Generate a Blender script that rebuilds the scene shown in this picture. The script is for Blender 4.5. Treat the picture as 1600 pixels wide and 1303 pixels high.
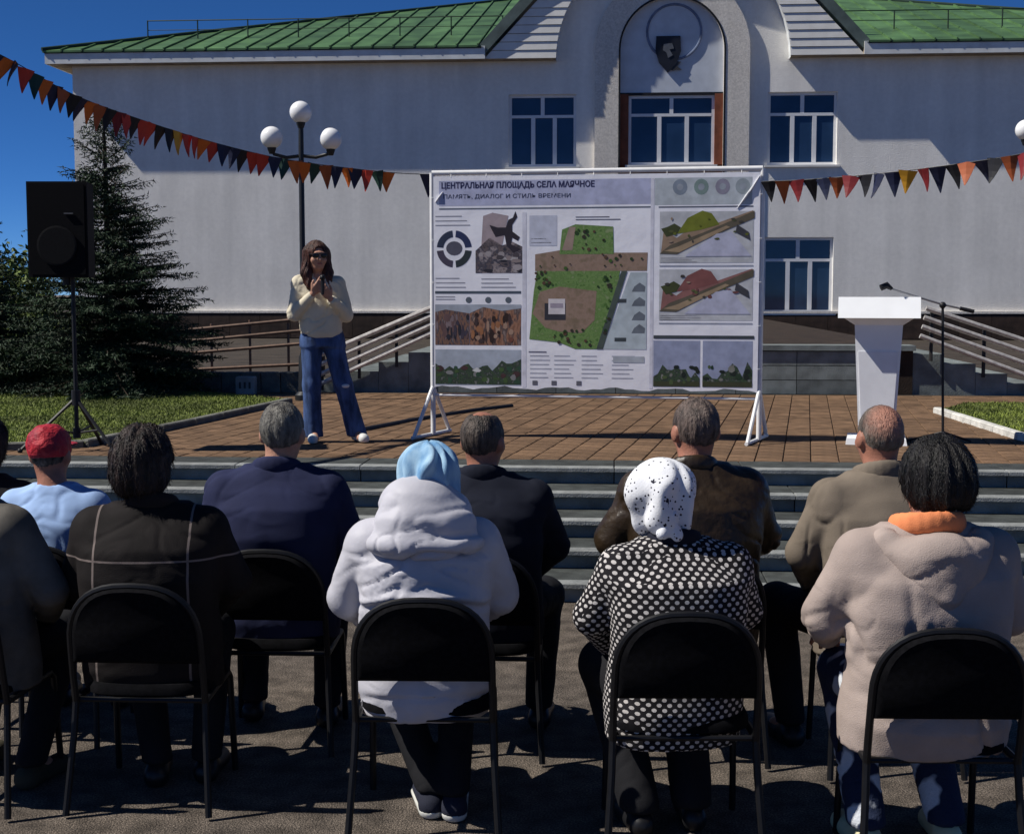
import bpy, math, random
import numpy as np
from mathutils import Vector, Matrix
random.seed(7); rng = np.random.default_rng(7)
R = math.radians
scene = bpy.context.scene
for o in list(bpy.data.objects): bpy.data.objects.remove(o)
col = scene.collection

# ------------------------------------------------------------------ camera, world, sun, exposure
FPX, CX, CY, HOR = 2200.0, 800.0, 651.5, 457.0
BETA = R(4.2); PITCH = math.atan((CY - HOR) / FPX); CAMH = 1.85
cd = bpy.data.cameras.new('camera'); cam = bpy.data.objects.new('camera', cd); col.objects.link(cam)
cd.sensor_fit = 'HORIZONTAL'; cd.sensor_width = 36; cd.lens = 36 * FPX / 1600; cd.clip_end = 2000; cd.clip_start = .05
cam.location = (0, 0, CAMH); cam.rotation_euler = (R(90) - PITCH, 0, BETA)
scene.camera = cam
SUN_AZ, SUN_EL = R(12.5), R(49)
TOSUN = Vector((-math.cos(SUN_AZ) * math.cos(SUN_EL), -math.sin(SUN_AZ) * math.cos(SUN_EL), math.sin(SUN_EL)))
w = bpy.data.worlds.new('World'); scene.world = w; w.use_nodes = True
nt = w.node_tree; sk = nt.nodes.new('ShaderNodeTexSky'); sk.sky_type = 'NISHITA'; sk.sun_disc = False
sk.sun_elevation = SUN_EL; sk.sun_rotation = math.atan2(TOSUN.x, TOSUN.y) % (2 * math.pi)
sk.altitude = 8000; sk.air_density = 1.0; sk.dust_density = 0.0; sk.ozone_density = 10.0
bg = nt.nodes['Background']; bg.inputs[1].default_value = 0.08
hs_ = nt.nodes.new('ShaderNodeHueSaturation'); hs_.inputs['Saturation'].default_value = 1.08      # the photograph's colours are strong
nt.links.new(sk.outputs[0], hs_.inputs['Color']); nt.links.new(hs_.outputs[0], bg.inputs[0])
sl = bpy.data.lights.new('sun', 'SUN'); sun = bpy.data.objects.new('sun', sl); col.objects.link(sun)
sl.energy = 5.0; sl.angle = R(.5); sl.color = (1.0, .955, .88)
sun.rotation_euler = TOSUN.to_track_quat('Z', 'Y').to_euler(); sun.location = (-20, -5, 30)
vs = scene.view_settings; vs.view_transform = 'Standard'; vs.look = 'None'; vs.gamma = 1; vs.exposure = 0.2; vs.use_curve_mapping = False

# ------------------------------------------------------------------ placing: pixel + known distance -> place on the ground plan
_rt = Vector((math.cos(BETA), math.sin(BETA), 0)); _fh = Vector((-math.sin(BETA), math.cos(BETA), 0))
_fw = _fh * math.cos(PITCH) + Vector((0, 0, -math.sin(PITCH))); _up = _rt.cross(_fw)
CAM = Vector((0, 0, CAMH))
def ray(x, y): return _rt * ((x - CX) / FPX) + _up * ((CY - y) / FPX) + _fw
def at(x, y, D): d = ray(x, y); return CAM + d * (D / d.dot(_fh))
def onY(x, y, Y): d = ray(x, y); return CAM + d * (Y / d.y)
def onZ(x, y, z): d = ray(x, y); return CAM + d * ((z - CAMH) / d.z)

# ------------------------------------------------------------------ materials
MATS = {}
def _n(nt, t, **kw):
    n = nt.nodes.new(t)
    for k, v in kw.items(): setattr(n, k, v)
    return n
def M(name, colr, rough=.75, var=.2, vs=6., bump=0., bs=120., spec=.3, metal=0., col2=None, coord='Object', stretch=None, objvar=0., detail=6., bd=.02):
    if name in MATS: return MATS[name]
    m = bpy.data.materials.new(name); m.use_nodes = True; nt = m.node_tree
    p = nt.nodes['Principled BSDF']; L = nt.links.new
    p.inputs['Roughness'].default_value = rough; p.inputs['Metallic'].default_value = metal
    p.inputs['Specular IOR Level'].default_value = spec
    tc = _n(nt, 'ShaderNodeTexCoord'); src = tc.outputs[coord]
    if stretch:
        mp = _n(nt, 'ShaderNodeMapping'); mp.inputs['Scale'].default_value = stretch; L(src, mp.inputs[0]); src = mp.outputs[0]
    c1 = colr; c2 = col2 or tuple(min(1, c * (1 - var)) for c in colr); c0 = tuple(min(1, c * (1 + var)) for c in colr) if not col2 else colr
    no = _n(nt, 'ShaderNodeTexNoise'); no.inputs['Scale'].default_value = vs; no.inputs['Detail'].default_value = detail; L(src, no.inputs['Vector'])
    rp = _n(nt, 'ShaderNodeValToRGB'); rp.color_ramp.elements[0].position = .35; rp.color_ramp.elements[1].position = .65
    rp.color_ramp.elements[0].color = (*c2, 1); rp.color_ramp.elements[1].color = (*c0, 1); L(no.outputs[0], rp.inputs[0])
    out = rp.outputs[0]
    if objvar:
        oi = _n(nt, 'ShaderNodeObjectInfo'); at_ = _n(nt, 'ShaderNodeAttribute', attribute_name='rnd')
        ad = _n(nt, 'ShaderNodeMath', operation='ADD'); L(oi.outputs['Random'], ad.inputs[0]); L(at_.outputs['Fac'], ad.inputs[1])
        fr = _n(nt, 'ShaderNodeMath', operation='FRACT'); L(ad.outputs[0], fr.inputs[0])
        mr = _n(nt, 'ShaderNodeMapRange'); L(fr.outputs[0], mr.inputs[0]); mr.inputs[3].default_value = 1 - objvar; mr.inputs[4].default_value = 1 + objvar
        mx = _n(nt, 'ShaderNodeVectorMath', operation='SCALE'); L(out, mx.inputs[0]); L(mr.outputs[0], mx.inputs['Scale']); out = mx.outputs[0]
    L(out, p.inputs['Base Color'])
    if bump:
        nb = _n(nt, 'ShaderNodeTexNoise'); nb.inputs['Scale'].default_value = bs; nb.inputs['Detail'].default_value = 4; L(src, nb.inputs['Vector'])
        bp_ = _n(nt, 'ShaderNodeBump'); bp_.inputs['Strength'].default_value = min(1, bump); bp_.inputs['Distance'].default_value = bd
        L(nb.outputs[0], bp_.inputs['Height']); L(bp_.outputs[0], p.inputs['Normal'])
    MATS[name] = m; return m
def glass_mat(name, c):
    m = M(name, c, .04, .15, 1.5, spec=.5); return m

# ------------------------------------------------------------------ mesh building
class MB:
    def __init__(s): s.v = []; s.f = []; s.rnd = None
    def add(s, vs, fs):
        b = len(s.v); s.v += [tuple(v) for v in vs]; s.f += [tuple(b + i for i in f) for f in fs]; return s
    def box(s, lo, hi, rz=0, c=None):
        x0, y0, z0 = lo; x1, y1, z1 = hi
        vs = [(x, y, z) for z in (z0, z1) for y in (y0, y1) for x in (x0, x1)]
        if rz:
            c = c or ((x0 + x1) / 2, (y0 + y1) / 2); ca, sa = math.cos(rz), math.sin(rz)
            vs = [(c[0] + (x - c[0]) * ca - (y - c[1]) * sa, c[1] + (x - c[0]) * sa + (y - c[1]) * ca, z) for x, y, z in vs]
        return s.add(vs, [(0, 2, 3, 1), (4, 5, 7, 6), (0, 1, 5, 4), (2, 6, 7, 3), (0, 4, 6, 2), (1, 3, 7, 5)])
    def cbox(s, lo, hi, b):                                   # box with chamfered top edges
        x0, y0, z0 = lo; x1, y1, z1 = hi
        vs = [(x0, y0, z0), (x1, y0, z0), (x1, y1, z0), (x0, y1, z0), (x0, y0, z1 - b), (x1, y0, z1 - b), (x1, y1, z1 - b), (x0, y1, z1 - b),
              (x0 + b, y0 + b, z1), (x1 - b, y0 + b, z1), (x1 - b, y1 - b, z1), (x0 + b, y1 - b, z1)]
        fs = [(3, 2, 1, 0), (8, 9, 10, 11)]
        for i in range(4):
            j = (i + 1) % 4; fs += [(i, j, 4 + j, 4 + i), (4 + i, 4 + j, 8 + j, 8 + i)]
        return s.add(vs, fs)
    def prism(s, poly, a, b, axis='y'):                       # poly of 2D points extruded from a to b along axis
        n = len(poly)
        f = {'y': lambda p, t: (p[0], t, p[1]), 'z': lambda p, t: (p[0], p[1], t), 'x': lambda p, t: (t, p[0], p[1])}[axis]
        vs = [f(p, a) for p in poly] + [f(p, b) for p in poly]
        fs = [tuple(range(n)), tuple(range(2 * n - 1, n - 1, -1))] + [(i, n + i, n + (i + 1) % n, (i + 1) % n) for i in range(n)]
        return s.add(vs, fs)
    def tube(s, path, r, n=8, cap=True):
        P = [Vector(p) for p in path]; rs = r if isinstance(r, (list, tuple)) else [r] * len(P); rings = []; pu = None
        for i, p in enumerate(P):
            t = (P[min(i + 1, len(P) - 1)] - P[max(i - 1, 0)]).normalized()
            u = pu - t * pu.dot(t) if pu else t.orthogonal()
            u.normalize(); pu = u; v = t.cross(u)
            rings.append([p + (u * math.cos(2 * math.pi * k / n) + v * math.sin(2 * math.pi * k / n)) * rs[i] for k in range(n)])
        vs = [q for rr in rings for q in rr]; fs = []
        for i in range(len(P) - 1):
            for k in range(n): fs.append((i * n + k, i * n + (k + 1) % n, (i + 1) * n + (k + 1) % n, (i + 1) * n + k))
        if cap: fs += [tuple(range(n - 1, -1, -1)), tuple((len(P) - 1) * n + k for k in range(n))]
        return s.add(vs, fs)
    def sphere(s, c, r, n=16, m=10, sc=(1, 1, 1)):
        vs = [(c[0], c[1], c[2] + r * sc[2])]; fs = []
        for i in range(1, m):
            th = math.pi * i / m
            for k in range(n):
                ph = 2 * math.pi * k / n
                vs.append((c[0] + r * sc[0] * math.sin(th) * math.cos(ph), c[1] + r * sc[1] * math.sin(th) * math.sin(ph), c[2] + r * sc[2] * math.cos(th)))
        vs.append((c[0], c[1], c[2] - r * sc[2])); e = len(vs) - 1
        for k in range(n):
            fs.append((0, 1 + k, 1 + (k + 1) % n)); fs.append((e, e - n + (k + 1) % n, e - n + k))
            for i in range(m - 2):
                a = 1 + i * n; fs.append((a + k, a + n + k, a + n + (k + 1) % n, a + (k + 1) % n))
        return s.add(vs, fs)
    def lathe(s, prof, c, n=14):
        vs = []; fs = []
        for r, z in prof:
            for k in range(n): vs.append((c[0] + r * math.cos(2 * math.pi * k / n), c[1] + r * math.sin(2 * math.pi * k / n), c[2] + z))
        for i in range(len(prof) - 1):
            for k in range(n): fs.append((i * n + k, i * n + (k + 1) % n, (i + 1) * n + (k + 1) % n, (i + 1) * n + k))
        fs += [tuple(range(n - 1, -1, -1)), tuple((len(prof) - 1) * n + k for k in range(n))]
        return s.add(vs, fs)
    def mesh(s, name, m, smooth=False, off=None):
        me = bpy.data.meshes.new(name)
        vs = s.v if off is None else [(x - off[0], y - off[1], z - off[2]) for x, y, z in s.v]
        me.from_pydata(vs, [], s.f); me.materials.append(m)
        if smooth: me.shade_smooth(); me.set_sharp_from_angle(angle=R(42))
        return me
    def build(s, name, m, parent=None, smooth=False, local=False):
        off = None
        if parent is not None and not local: off = wloc(parent)
        return link(name, s.mesh(name, m, smooth, off), parent)
def wloc(o):
    p = Vector(o.location)
    while o.parent: o = o.parent; p = p + Vector(o.location)
    return p
def link(name, me, parent=None):
    o = bpy.data.objects.new(name, me); col.objects.link(o)
    if parent is not None: o.parent = parent
    return o
def tag(o, label, cat, group=None):
    o['label'] = label; o['category'] = cat
    if group: o['group'] = group
    return o
def thing(name, label, cat, loc=(0, 0, 0), rz=0, group=None):
    o = bpy.data.objects.new(name, None); col.objects.link(o); o.location = loc; o.rotation_euler = (0, 0, rz)
    o.empty_display_size = .1
    return tag(o, label, cat, group)
def structure(o): o['kind'] = 'structure'; return o
def stuff(o): o['kind'] = 'stuff'; return o
def np_mesh(name, V, F, m, smooth=True):
    V = np.asarray(V, np.float32); F = np.asarray(F, np.int32); k = F.shape[1]
    me = bpy.data.meshes.new(name); me.vertices.add(len(V)); me.vertices.foreach_set('co', V.ravel())
    me.loops.add(F.size); me.loops.foreach_set('vertex_index', F.ravel())
    me.polygons.add(len(F)); me.polygons.foreach_set('loop_start', np.arange(0, F.size, k, dtype=np.int32)); me.polygons.foreach_set('loop_total', np.full(len(F), k, np.int32))
    me.update(calc_edges=True); me.validate(); me.materials.append(m)
    if smooth: me.shade_smooth()
    return me
# ================================================================== THE SETTING
ZP = .60                                                      # plaza level above the asphalt
RISE, TREAD, Y0 = .12, .435, 8.33
m_asph = M('asphalt', (.150, .128, .107), .9, .35, 9, 1.0, 160, .2, objvar=0)
def asphalt_detail(m):
    nt = m.node_tree; L = nt.links.new; p = nt.nodes['Principled BSDF']; prev = p.inputs['Base Color'].links[0].from_socket
    tc = _n(nt, 'ShaderNodeTexCoord'); vo = _n(nt, 'ShaderNodeTexNoise'); vo.inputs['Scale'].default_value = 130; vo.inputs['Detail'].default_value = 2; L(tc.outputs['Object'], vo.inputs['Vector'])
    r = _n(nt, 'ShaderNodeValToRGB'); r.color_ramp.elements[0].position = .38; r.color_ramp.elements[1].position = .68
    r.color_ramp.elements[0].color = (.45, .45, .45, 1); r.color_ramp.elements[1].color = (1.7, 1.65, 1.6, 1); L(vo.outputs[0], r.inputs[0])
    mx = _n(nt, 'ShaderNodeMix', data_type='RGBA', blend_type='MULTIPLY'); mx.inputs[0].default_value = 1; L(prev, mx.inputs[6]); L(r.outputs[0], mx.inputs[7]); 
    lo = _n(nt, 'ShaderNodeTexNoise'); lo.inputs['Scale'].default_value = .9; lo.inputs['Detail'].default_value = 5; L(tc.outputs['Object'], lo.inputs['Vector'])
    r2 = _n(nt, 'ShaderNodeValToRGB'); r2.color_ramp.elements[0].position = .35; r2.color_ramp.elements[1].position = .7
    r2.color_ramp.elements[0].color = (.78, .78, .8, 1); r2.color_ramp.elements[1].color = (1.15, 1.12, 1.08, 1); L(lo.outputs[0], r2.inputs[0])
    m2 = _n(nt, 'ShaderNodeMix', data_type='RGBA', blend_type='MULTIPLY'); m2.inputs[0].default_value = 1; L(mx.outputs[2], m2.inputs[6]); L(r2.outputs[0], m2.inputs[7])
    L(m2.outputs[2], p.inputs['Base Color'])
asphalt_detail(m_asph)
g = MB(); g.add([(-600, -600, 0), (600, -600, 0), (600, 900, 0), (-600, 900, 0)], [(0, 1, 2, 3)])
structure(g.build('ground', m_asph))
# plaza block and front steps
m_base = M('joint_sand', (.062, .041, .027), .95, .3, 30)
m_tile = M('grey_green_granite', (.15, .17, .165), .6, .3, 5, .25, 90, .35, objvar=.22)
m_tread = M('grey_granite_tread', (.045, .050, .048), .8, .3, 8, .3, 90, .3, objvar=.15)
YP = Y0 + 4 * TREAD                                           # front edge of the plaza
pb = structure(MB().box((-60, YP + .03, -.2), (60, 160, ZP - .012)).build('plaza', m_base))
sm_ = MB()
for k in range(4): sm_.box((-22, Y0 + .03 + k * TREAD, -.1), (22, Y0 + .028 + (k + 1) * TREAD, RISE * (k + 1) - .03))
st = structure(sm_.build('front_steps', m_base))
TW = .92; NX = 14
tile_r = [MB().cbox((0, -.03, 0), (TW - .008, 0, RISE - .032), .0).mesh('riser_tile', m_tile)]
m_nose = M('pale_nosing', (.22, .23, .225), .75, .2, 14, .3, 90, .3, objvar=.12)
nose_t = MB().cbox((0, -.045, 0), (TW - .006, .075, .03), .005).mesh('nosing', m_nose)
tile_t = MB().cbox((0, .077, 0), (TW - .006, TREAD - .006, .03), .004).mesh('tread_tile', m_tread)
for k in range(5):
    for i in range(-NX // 2 - 1, NX // 2 + 1):
        x = i * TW + (k % 2) * .31; y = Y0 + k * TREAD
        o = link('riser_tile', tile_r[0], st); o.location = (x, y + .03, RISE * k + .001)
        o = link('nosing', nose_t, st); o.location = (x, y, RISE * (k + 1) - .03)
        o = link('tread_tile', tile_t, st); o.location = (x, y, RISE * (k + 1) - .03)
# pavers of the plaza: continuous joints running away from the steps
m_pav = M('brown_paver', (.142, .086, .050), .85, .26, 7, .4, 140, .2, objvar=.2)
PW, PL = .208, .208; YS = YP + TREAD
pav = MB().cbox((0, 0, 0), (PW - .008, PL - .0035, .03), .004).mesh('paver', m_pav)
XL, XR = -4.9, 4.9
cand = []
ny = int((17.4 - YS) / PL)
rows = [(iy, YS + iy * PL) for iy in range(ny)]
verts, faces, rn = [], [], []
SHX = math.tan(R(7.6))                                        # the joints run off to the right
for v in pav.vertices: v.co.x += SHX * v.co.y
tv = np.array([v.co[:] for v in pav.vertices]); tf = [tuple(p.vertices) for p in pav.polygons]
cnt = 0
for iy, y in rows:
    for ix in range(int(-9.5 / PW), int(8.5 / PW)):
        x = ix * PW + SHX * (y - YS); d = -math.sin(BETA) * x + math.cos(BETA) * y; r_ = math.cos(BETA) * x + math.sin(BETA) * y
        vis = abs(r_ / d) < .372
        dz = random.uniform(-.0015, .002)
        if cnt < 300 and vis:
            o = link('paver', pav, pb); o.location = (x, y, ZP - .03 + dz); cnt += 1
        else:
            b = len(verts) * 1
            verts.append(tv + np.array([x, y, ZP - .03 + dz])); faces.append(b); rn.append(random.random())
nb = len(tv); V = np.concatenate(verts); F = [tuple(i * nb + j for j in f) for i in range(len(faces)) for f in tf]
me = bpy.data.meshes.new('pavers'); me.from_pydata(V.tolist(), [], F); me.materials.append(m_pav)
a = me.attributes.new('rnd', 'FLOAT', 'POINT'); a.data.foreach_set('value', np.repeat(np.array(rn, np.float32), nb))
stuff(link('paver_field', me, pb))
# far ground beyond the plaza
m_far = M('far_ground', (.040, .031, .024), .9, .3, 2, .4, 50)
structure(MB().box((-58, 17.4, ZP - .3), (58, 150, ZP - .004)).build('forecourt', m_far))

# ------------------------------------------------------------------ building
W = 38.0; OV = .54
m_wall = M('cream_plaster', (.87, .84, .78), .9, .045, .8, .35, 30, .15, detail=8)
m_wall2 = M('rough_plaster', (.70, .66, .60), .95, .12, 22, .6, 60, .1)
m_side = M('white_siding', (.70, .69, .66), .6, .06, 3, .1, 40)
m_fasc = M('grey_fascia', (.66, .68, .68), .6, .1, 3)
m_soff = M('brown_soffit', (.30, .24, .17), .8, .2, 4)
m_plin = M('dark_brown_plinth', (.040, .025, .018), .7, .35, 5, .4, 40, objvar=.25)
m_roof = M('green_painted_metal', (.072, .145, .055), .42, .28, 1.3, .12, 6, .4, objvar=.24)
m_roofd = M('dark_green_trim', (.016, .034, .022), .5, .2, 3)
m_frame = M('white_window_frame', (.74, .75, .77), .45, .04, 4)
m_glass = glass_mat('window_glass', (.018, .040, .090))
m_terra = M('terracotta_panel', (.20, .062, .032), .75, .2, 4)
m_black = M('black_paint', (.012, .012, .014), .5, .2, 10)
def streaks(m):                                               # rain streaks and patches in the old plaster
    nt = m.node_tree; L = nt.links.new; p = nt.nodes['Principled BSDF']; prev = p.inputs['Base Color'].links[0].from_socket; tc = _n(nt, 'ShaderNodeTexCoord')
    for sc, st_, lo_, hi_ in ((1.6, (1.5, 1.5, .12), .90, 1.04), (9, (1, 1, 1), .95, 1.03)):
        mp = _n(nt, 'ShaderNodeMapping'); mp.inputs['Scale'].default_value = st_; L(tc.outputs['Object'], mp.inputs[0])
        no = _n(nt, 'ShaderNodeTexNoise'); no.inputs['Scale'].default_value = sc; no.inputs['Detail'].default_value = 6; L(mp.outputs[0], no.inputs['Vector'])
        mr = _n(nt, 'ShaderNodeMapRange'); L(no.outputs[0], mr.inputs[0]); mr.inputs[1].default_value = .3; mr.inputs[2].default_value = .7; mr.inputs[3].default_value = lo_; mr.inputs[4].default_value = hi_
        mx = _n(nt, 'ShaderNodeVectorMath', operation='SCALE'); L(prev, mx.inputs[0]); L(mr.outputs[0], mx.inputs['Scale']); prev = mx.outputs[0]
    L(prev, p.inputs['Base Color'])
streaks(m_wall); streaks(m_wall2)
def wx(px): return onY(px, 300, W).x
def wz(py, px=1048): return onY(px, py, W).z
xc = wx(1048); S = (wx(1149) - wx(947)) / 202.0               # metres per photo pixel on the wall
xl = wx(118); xr = 2 * xc - xl
ze = onY(450, 76, W - OV).z; FH = .33; zs = ze - FH           # eave top, soffit
zb = wz(488)                                                  # top of plinth
bld = thing('civic_building', 'pale plastered two storey building with green metal roof and arched portal', 'building', (xc, W, ZP))
def rect(px0, py0, px1, py1):
    pc = (px0 + px1) / 2; return (wx(px0), wx(px1), wz(py1, pc), wz(py0, pc))
wins = {'ul': rect(795, 148, 900, 261), 'ur': rect(1198, 144, 1306, 258), 'lr': rect(1194, 371, 1304, 489)}
u = wins['lr']; wins['ll'] = (2 * xc - u[1], 2 * xc - u[0], u[2], u[3])
wins['ur2'] = None; del wins['ur2']
rin, rout, PRO, REC = 80 * S, 120 * S, .12, .05
za = wz(79)                                                   # springing of the portal arch
uc = rect(983, 149, 1117, 258)
holes = [wins['ul'], wins['ur'], wins['lr'], wins['ll'], (xc - rin, xc + rin, ZP + .62, za)]
# wall in cells round the openings
wall = MB()
ztop = ze + 3.4
xs = sorted({xl, xr, xc - 3.3, xc + 3.3} | {h[0] for h in holes} | {h[1] for h in holes}); zz = sorted({zb, zs + .02, ztop} | {h[2] for h in holes if h[2] > zb} | {h[3] for h in holes})
for i in range(len(xs) - 1):
    for j in range(len(zz) - 1):
        x0, x1, z0, z1 = xs[i], xs[i + 1], zz[j], zz[j + 1]; cx_, cz_ = (x0 + x1) / 2, (z0 + z1) / 2
        if any(h[0] < cx_ < h[1] and h[2] < cz_ < h[3] for h in holes): continue
        if cz_ > zs + .02 and abs(cx_ - xc) > 3.3: continue
        if cz_ > za and abs(cx_ - xc) < rin: continue
        wall.add([(x0, W, z0), (x1, W, z0), (x1, W, z1), (x0, W, z1)], [(0, 1, 2, 3)])
na = 28                                                       # spandrel above the springing
for k in range(na):
    a0, a1 = math.pi * k / na, math.pi * (k + 1) / na
    p0, p1 = (xc + rin * math.cos(a0), za + rin * math.sin(a0)), (xc + rin * math.cos(a1), za + rin * math.sin(a1))
    wall.add([(p0[0], W, p0[1]), (p1[0], W, p1[1]), (p1[0], W, ztop), (p0[0], W, ztop)], [(0, 1, 2, 3)])
for h in holes[:4]:                                           # reveals
    x0, x1, z0, z1 = h; d = W + .16
    wall.add([(x0, W, z0), (x0, W, z1), (x0, d, z1), (x0, d, z0)], [(0, 1, 2, 3)]); wall.add([(x1, W, z0), (x1, W, z1), (x1, d, z1), (x1, d, z0)], [(3, 2, 1, 0)])
    wall.add([(x0, W, z1), (x1, W, z1), (x1, d, z1), (x0, d, z1)], [(0, 1, 2, 3)]); wall.add([(x0, W, z0), (x1, W, z0), (x1, d, z0), (x0, d, z0)], [(3, 2, 1, 0)])
wall.box((xl, W + .3, zb), (xl + .3, W + 13, zs)); wall.box((xr - .3, W + .3, zb), (xr, W + 13, zs)); wall.box((xl, W + 13, zb), (xr, W + 13.3, zs))
wall.add([(xl, W, zb), (xl, W, zs), (xl, W + .3, zs), (xl, W + .3, zb)], [(0, 1, 2, 3)])
wall.add([(xc - 6, W + .5, zb), (xc + 6, W + .5, zb), (xc + 6, W + .5, zs), (xc - 6, W + .5, zs)], [(0, 1, 2, 3)])
bw = wall.build('wall', m_wall, bld)
# shallow bevelled joints of the render: a string course between the storeys and corner strip
MB().box((xl - .04, W - .05, ZP - .02), (xr + .04, W + 13.3, zb)).build('plinth_core', M('plinth_core', (.03, .02, .015), .8), bld)
pl = MB().box((0, 0, 0), (.84, .03, zb - ZP - .05)).mesh('plinth_slab', m_plin, off=(0, 0, 0))
for i in range(int((xr - xl) / .85)):
    o = link('plinth_slab', pl, bld); o.location = Vector((xl + .85 * i, W - .085, ZP + .02)) - Vector(bld.location)
MB().box((xl - .06, W - .1, zb - .03), (xr + .06, W + .02, zb + .03)).build('plinth_cap', m_wall2, bld)
# windows
def window(h, three=(.36, .68), split=.5, tr=.3, dep=.10):
    x0, x1, z0, z1 = h; fr = MB(); t = .075; y0, y1 = W + dep, W + dep + .07; zt = z1 - (z1 - z0) * tr
    fr.box((x0, y0, z0), (x0 + t, y1, z1)); fr.box((x1 - t, y0, z0), (x1, y1, z1)); fr.box((x0 + t, y0, z1 - t), (x1 - t, y1, z1)); fr.box((x0 + t, y0, z0), (x1 - t, y1, z0 + t))
    fr.box((x0 + t, y0 - .003, zt - t / 2), (x1 - t, y1, zt + t / 2))
    f = fr.build('window', m_frame, bld)
    cs = [x0 + t] + [x0 + (x1 - x0) * q for q in three] + [x1 - t]
    for q in three: MB().box((x0 + (x1 - x0) * q - .055, y0 - .002, z0 + t), (x0 + (x1 - x0) * q + .055, y1 - .003, zt - t / 2)).build('mullion', m_frame, f)
    xm = x0 + (x1 - x0) * split; MB().box((xm - .05, y0 - .002, zt + t / 2), (xm + .05, y1 - .003, z1 - t)).build('mullion', m_frame, f)
    e = .05
    for a, b, c, d in [(x0 + t, xm - e, zt + t / 2, z1 - t), (xm + e, x1 - t, zt + t / 2, z1 - t)] + [(cs[i] + (e if i else 0), cs[i + 1] - (e if i < 2 else 0), z0 + t, zt - t / 2) for i in range(3)]:
        MB().box((a, y0 + .03, c), (b, y0 + .045, d)).build('pane', m_glass, f)
    MB().box((x0 - .08, W - .09, z0 - .06), (x1 + .08, W + dep, z0 - .004)).build('sill', m_side, f)
    return f
for k in ('ul', 'ur', 'lr', 'll'): window(wins[k])
# portal: arch ring + piers, recessed panel, emblem, window and door
ring = MB(); yf, yb = W - PRO, W + REC
po, pi_ = [], []
zpb = ZP + .62
outer = [(xc + rout, zpb)] + [(xc + rout * math.cos(math.pi * k / na), za + rout * math.sin(math.pi * k / na)) for k in range(na + 1)] + [(xc - rout, zpb)]
inner = [(xc + rin, zpb)] + [(xc + rin * math.cos(math.pi * k / na), za + rin * math.sin(math.pi * k / na)) for k in range(na + 1)] + [(xc - rin, zpb)]
for i in range(len(outer) - 1):
    a, b, c, d = outer[i], outer[i + 1], inner[i + 1], inner[i]
    ring.add([(a[0], yf, a[1]), (b[0], yf, b[1]), (c[0], yf, c[1]), (d[0], yf, d[1])], [(3, 2, 1, 0)])
    ring.add([(a[0], yf, a[1]), (b[0], yf, b[1]), (b[0], W, b[1]), (a[0], W, a[1])], [(0, 1, 2, 3)])
    ring.add([(d[0], yf, d[1]), (c[0], yf, c[1]), (c[0], yb + .1, c[1]), (d[0], yb + .1, d[1])], [(3, 2, 1, 0)])
portal = ring.build('portal_arch', m_wall2, bld)
tr_ = MB()                                                    # thin dark line round the opening
for i in range(len(inner) - 1):
    a, b = inner[i], inner[i + 1]; q = lambda p: (xc + (p[0] - xc) * 1.035, za + (p[1] - za) * 1.035 if p[1] > za else p[1])
    a2, b2 = q(a), q(b); y = yf - .012
    tr_.add([(a[0], y, a[1]), (b[0], y, b[1]), (b2[0], y, b2[1]), (a2[0], y, a2[1])], [(0, 1, 2, 3)]); tr_.add([(a[0], y, a[1]), (b[0], y, b[1]), (b[0], yf + .03, b[1]), (a[0], yf + .03, a[1])], [(3, 2, 1, 0)])
    tr_.add([(a2[0], y, a2[1]), (b2[0], y, b2[1]), (b2[0], yf + .01, b2[1]), (a2[0], yf + .01, a2[1])], [(0, 1, 2, 3)])
tr_.build('arch_trim', m_black, portal)
pan = MB(); zpn = uc[3] + .03
half = [(xc + rin * math.cos(math.pi * k / na), za + rin * math.sin(math.pi * k / na)) for k in range(na + 1)]
pan.prism([(xc - rin, zpn), (xc + rin, zpn)] + half, yb, yb + .1)
panel = pan.build('arch_panel', M('pale_blue_grey_panel', (.56, .60, .66), .8, .06, 4), bld)
rg = MB(); zem = wz(50)
rg.tube([(xc + .05 + 42 * S * math.cos(t * math.pi / 20), yb - .012, zem + 42 * S * math.sin(t * math.pi / 20)) for t in range(41)], .032, 6, False)
rg.build('round_moulding', M('grey_relief', (.16, .20, .30), .8), panel, smooth=True)
sh = [(-.30, .40), (.30, .40), (.32, .05), (.22, -.22), (0, -.44), (-.22, -.22), (-.32, .05)]
zsh = wz(84); xsh = wx(1042)
ems = MB().prism([(xsh + a * 1.05, zsh + b * 1.12) for a, b in sh], yb - .07, yb - .002)
em = ems.build('emblem_shield', M('black_shield', (.012, .014, .022), .45, .2, 5), panel)
fl = MB().prism([(xsh + a, zsh + b) for a, b in [(-.12, .24), (.1, .26), (.15, .12), (.03, .10), (.12, -.05), (.0, -.12), (-.05, .02), (-.14, .08)]], yb - .082, yb - .07)
fl.build('emblem_figure', M('emblem_grey', (.10, .11, .13), .6), em)
fl = MB().prism([(xsh + a, zsh + b) for a, b in [(.02, -.3), (.2, -.2), (.34, -.22), (.24, -.34), (.36, -.42), (.1, -.44)]], yb - .062, yb - .03)
fl.build('emblem_ribbon', M('emblem_dark_grey', (.05, .052, .058), .6), em)
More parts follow.
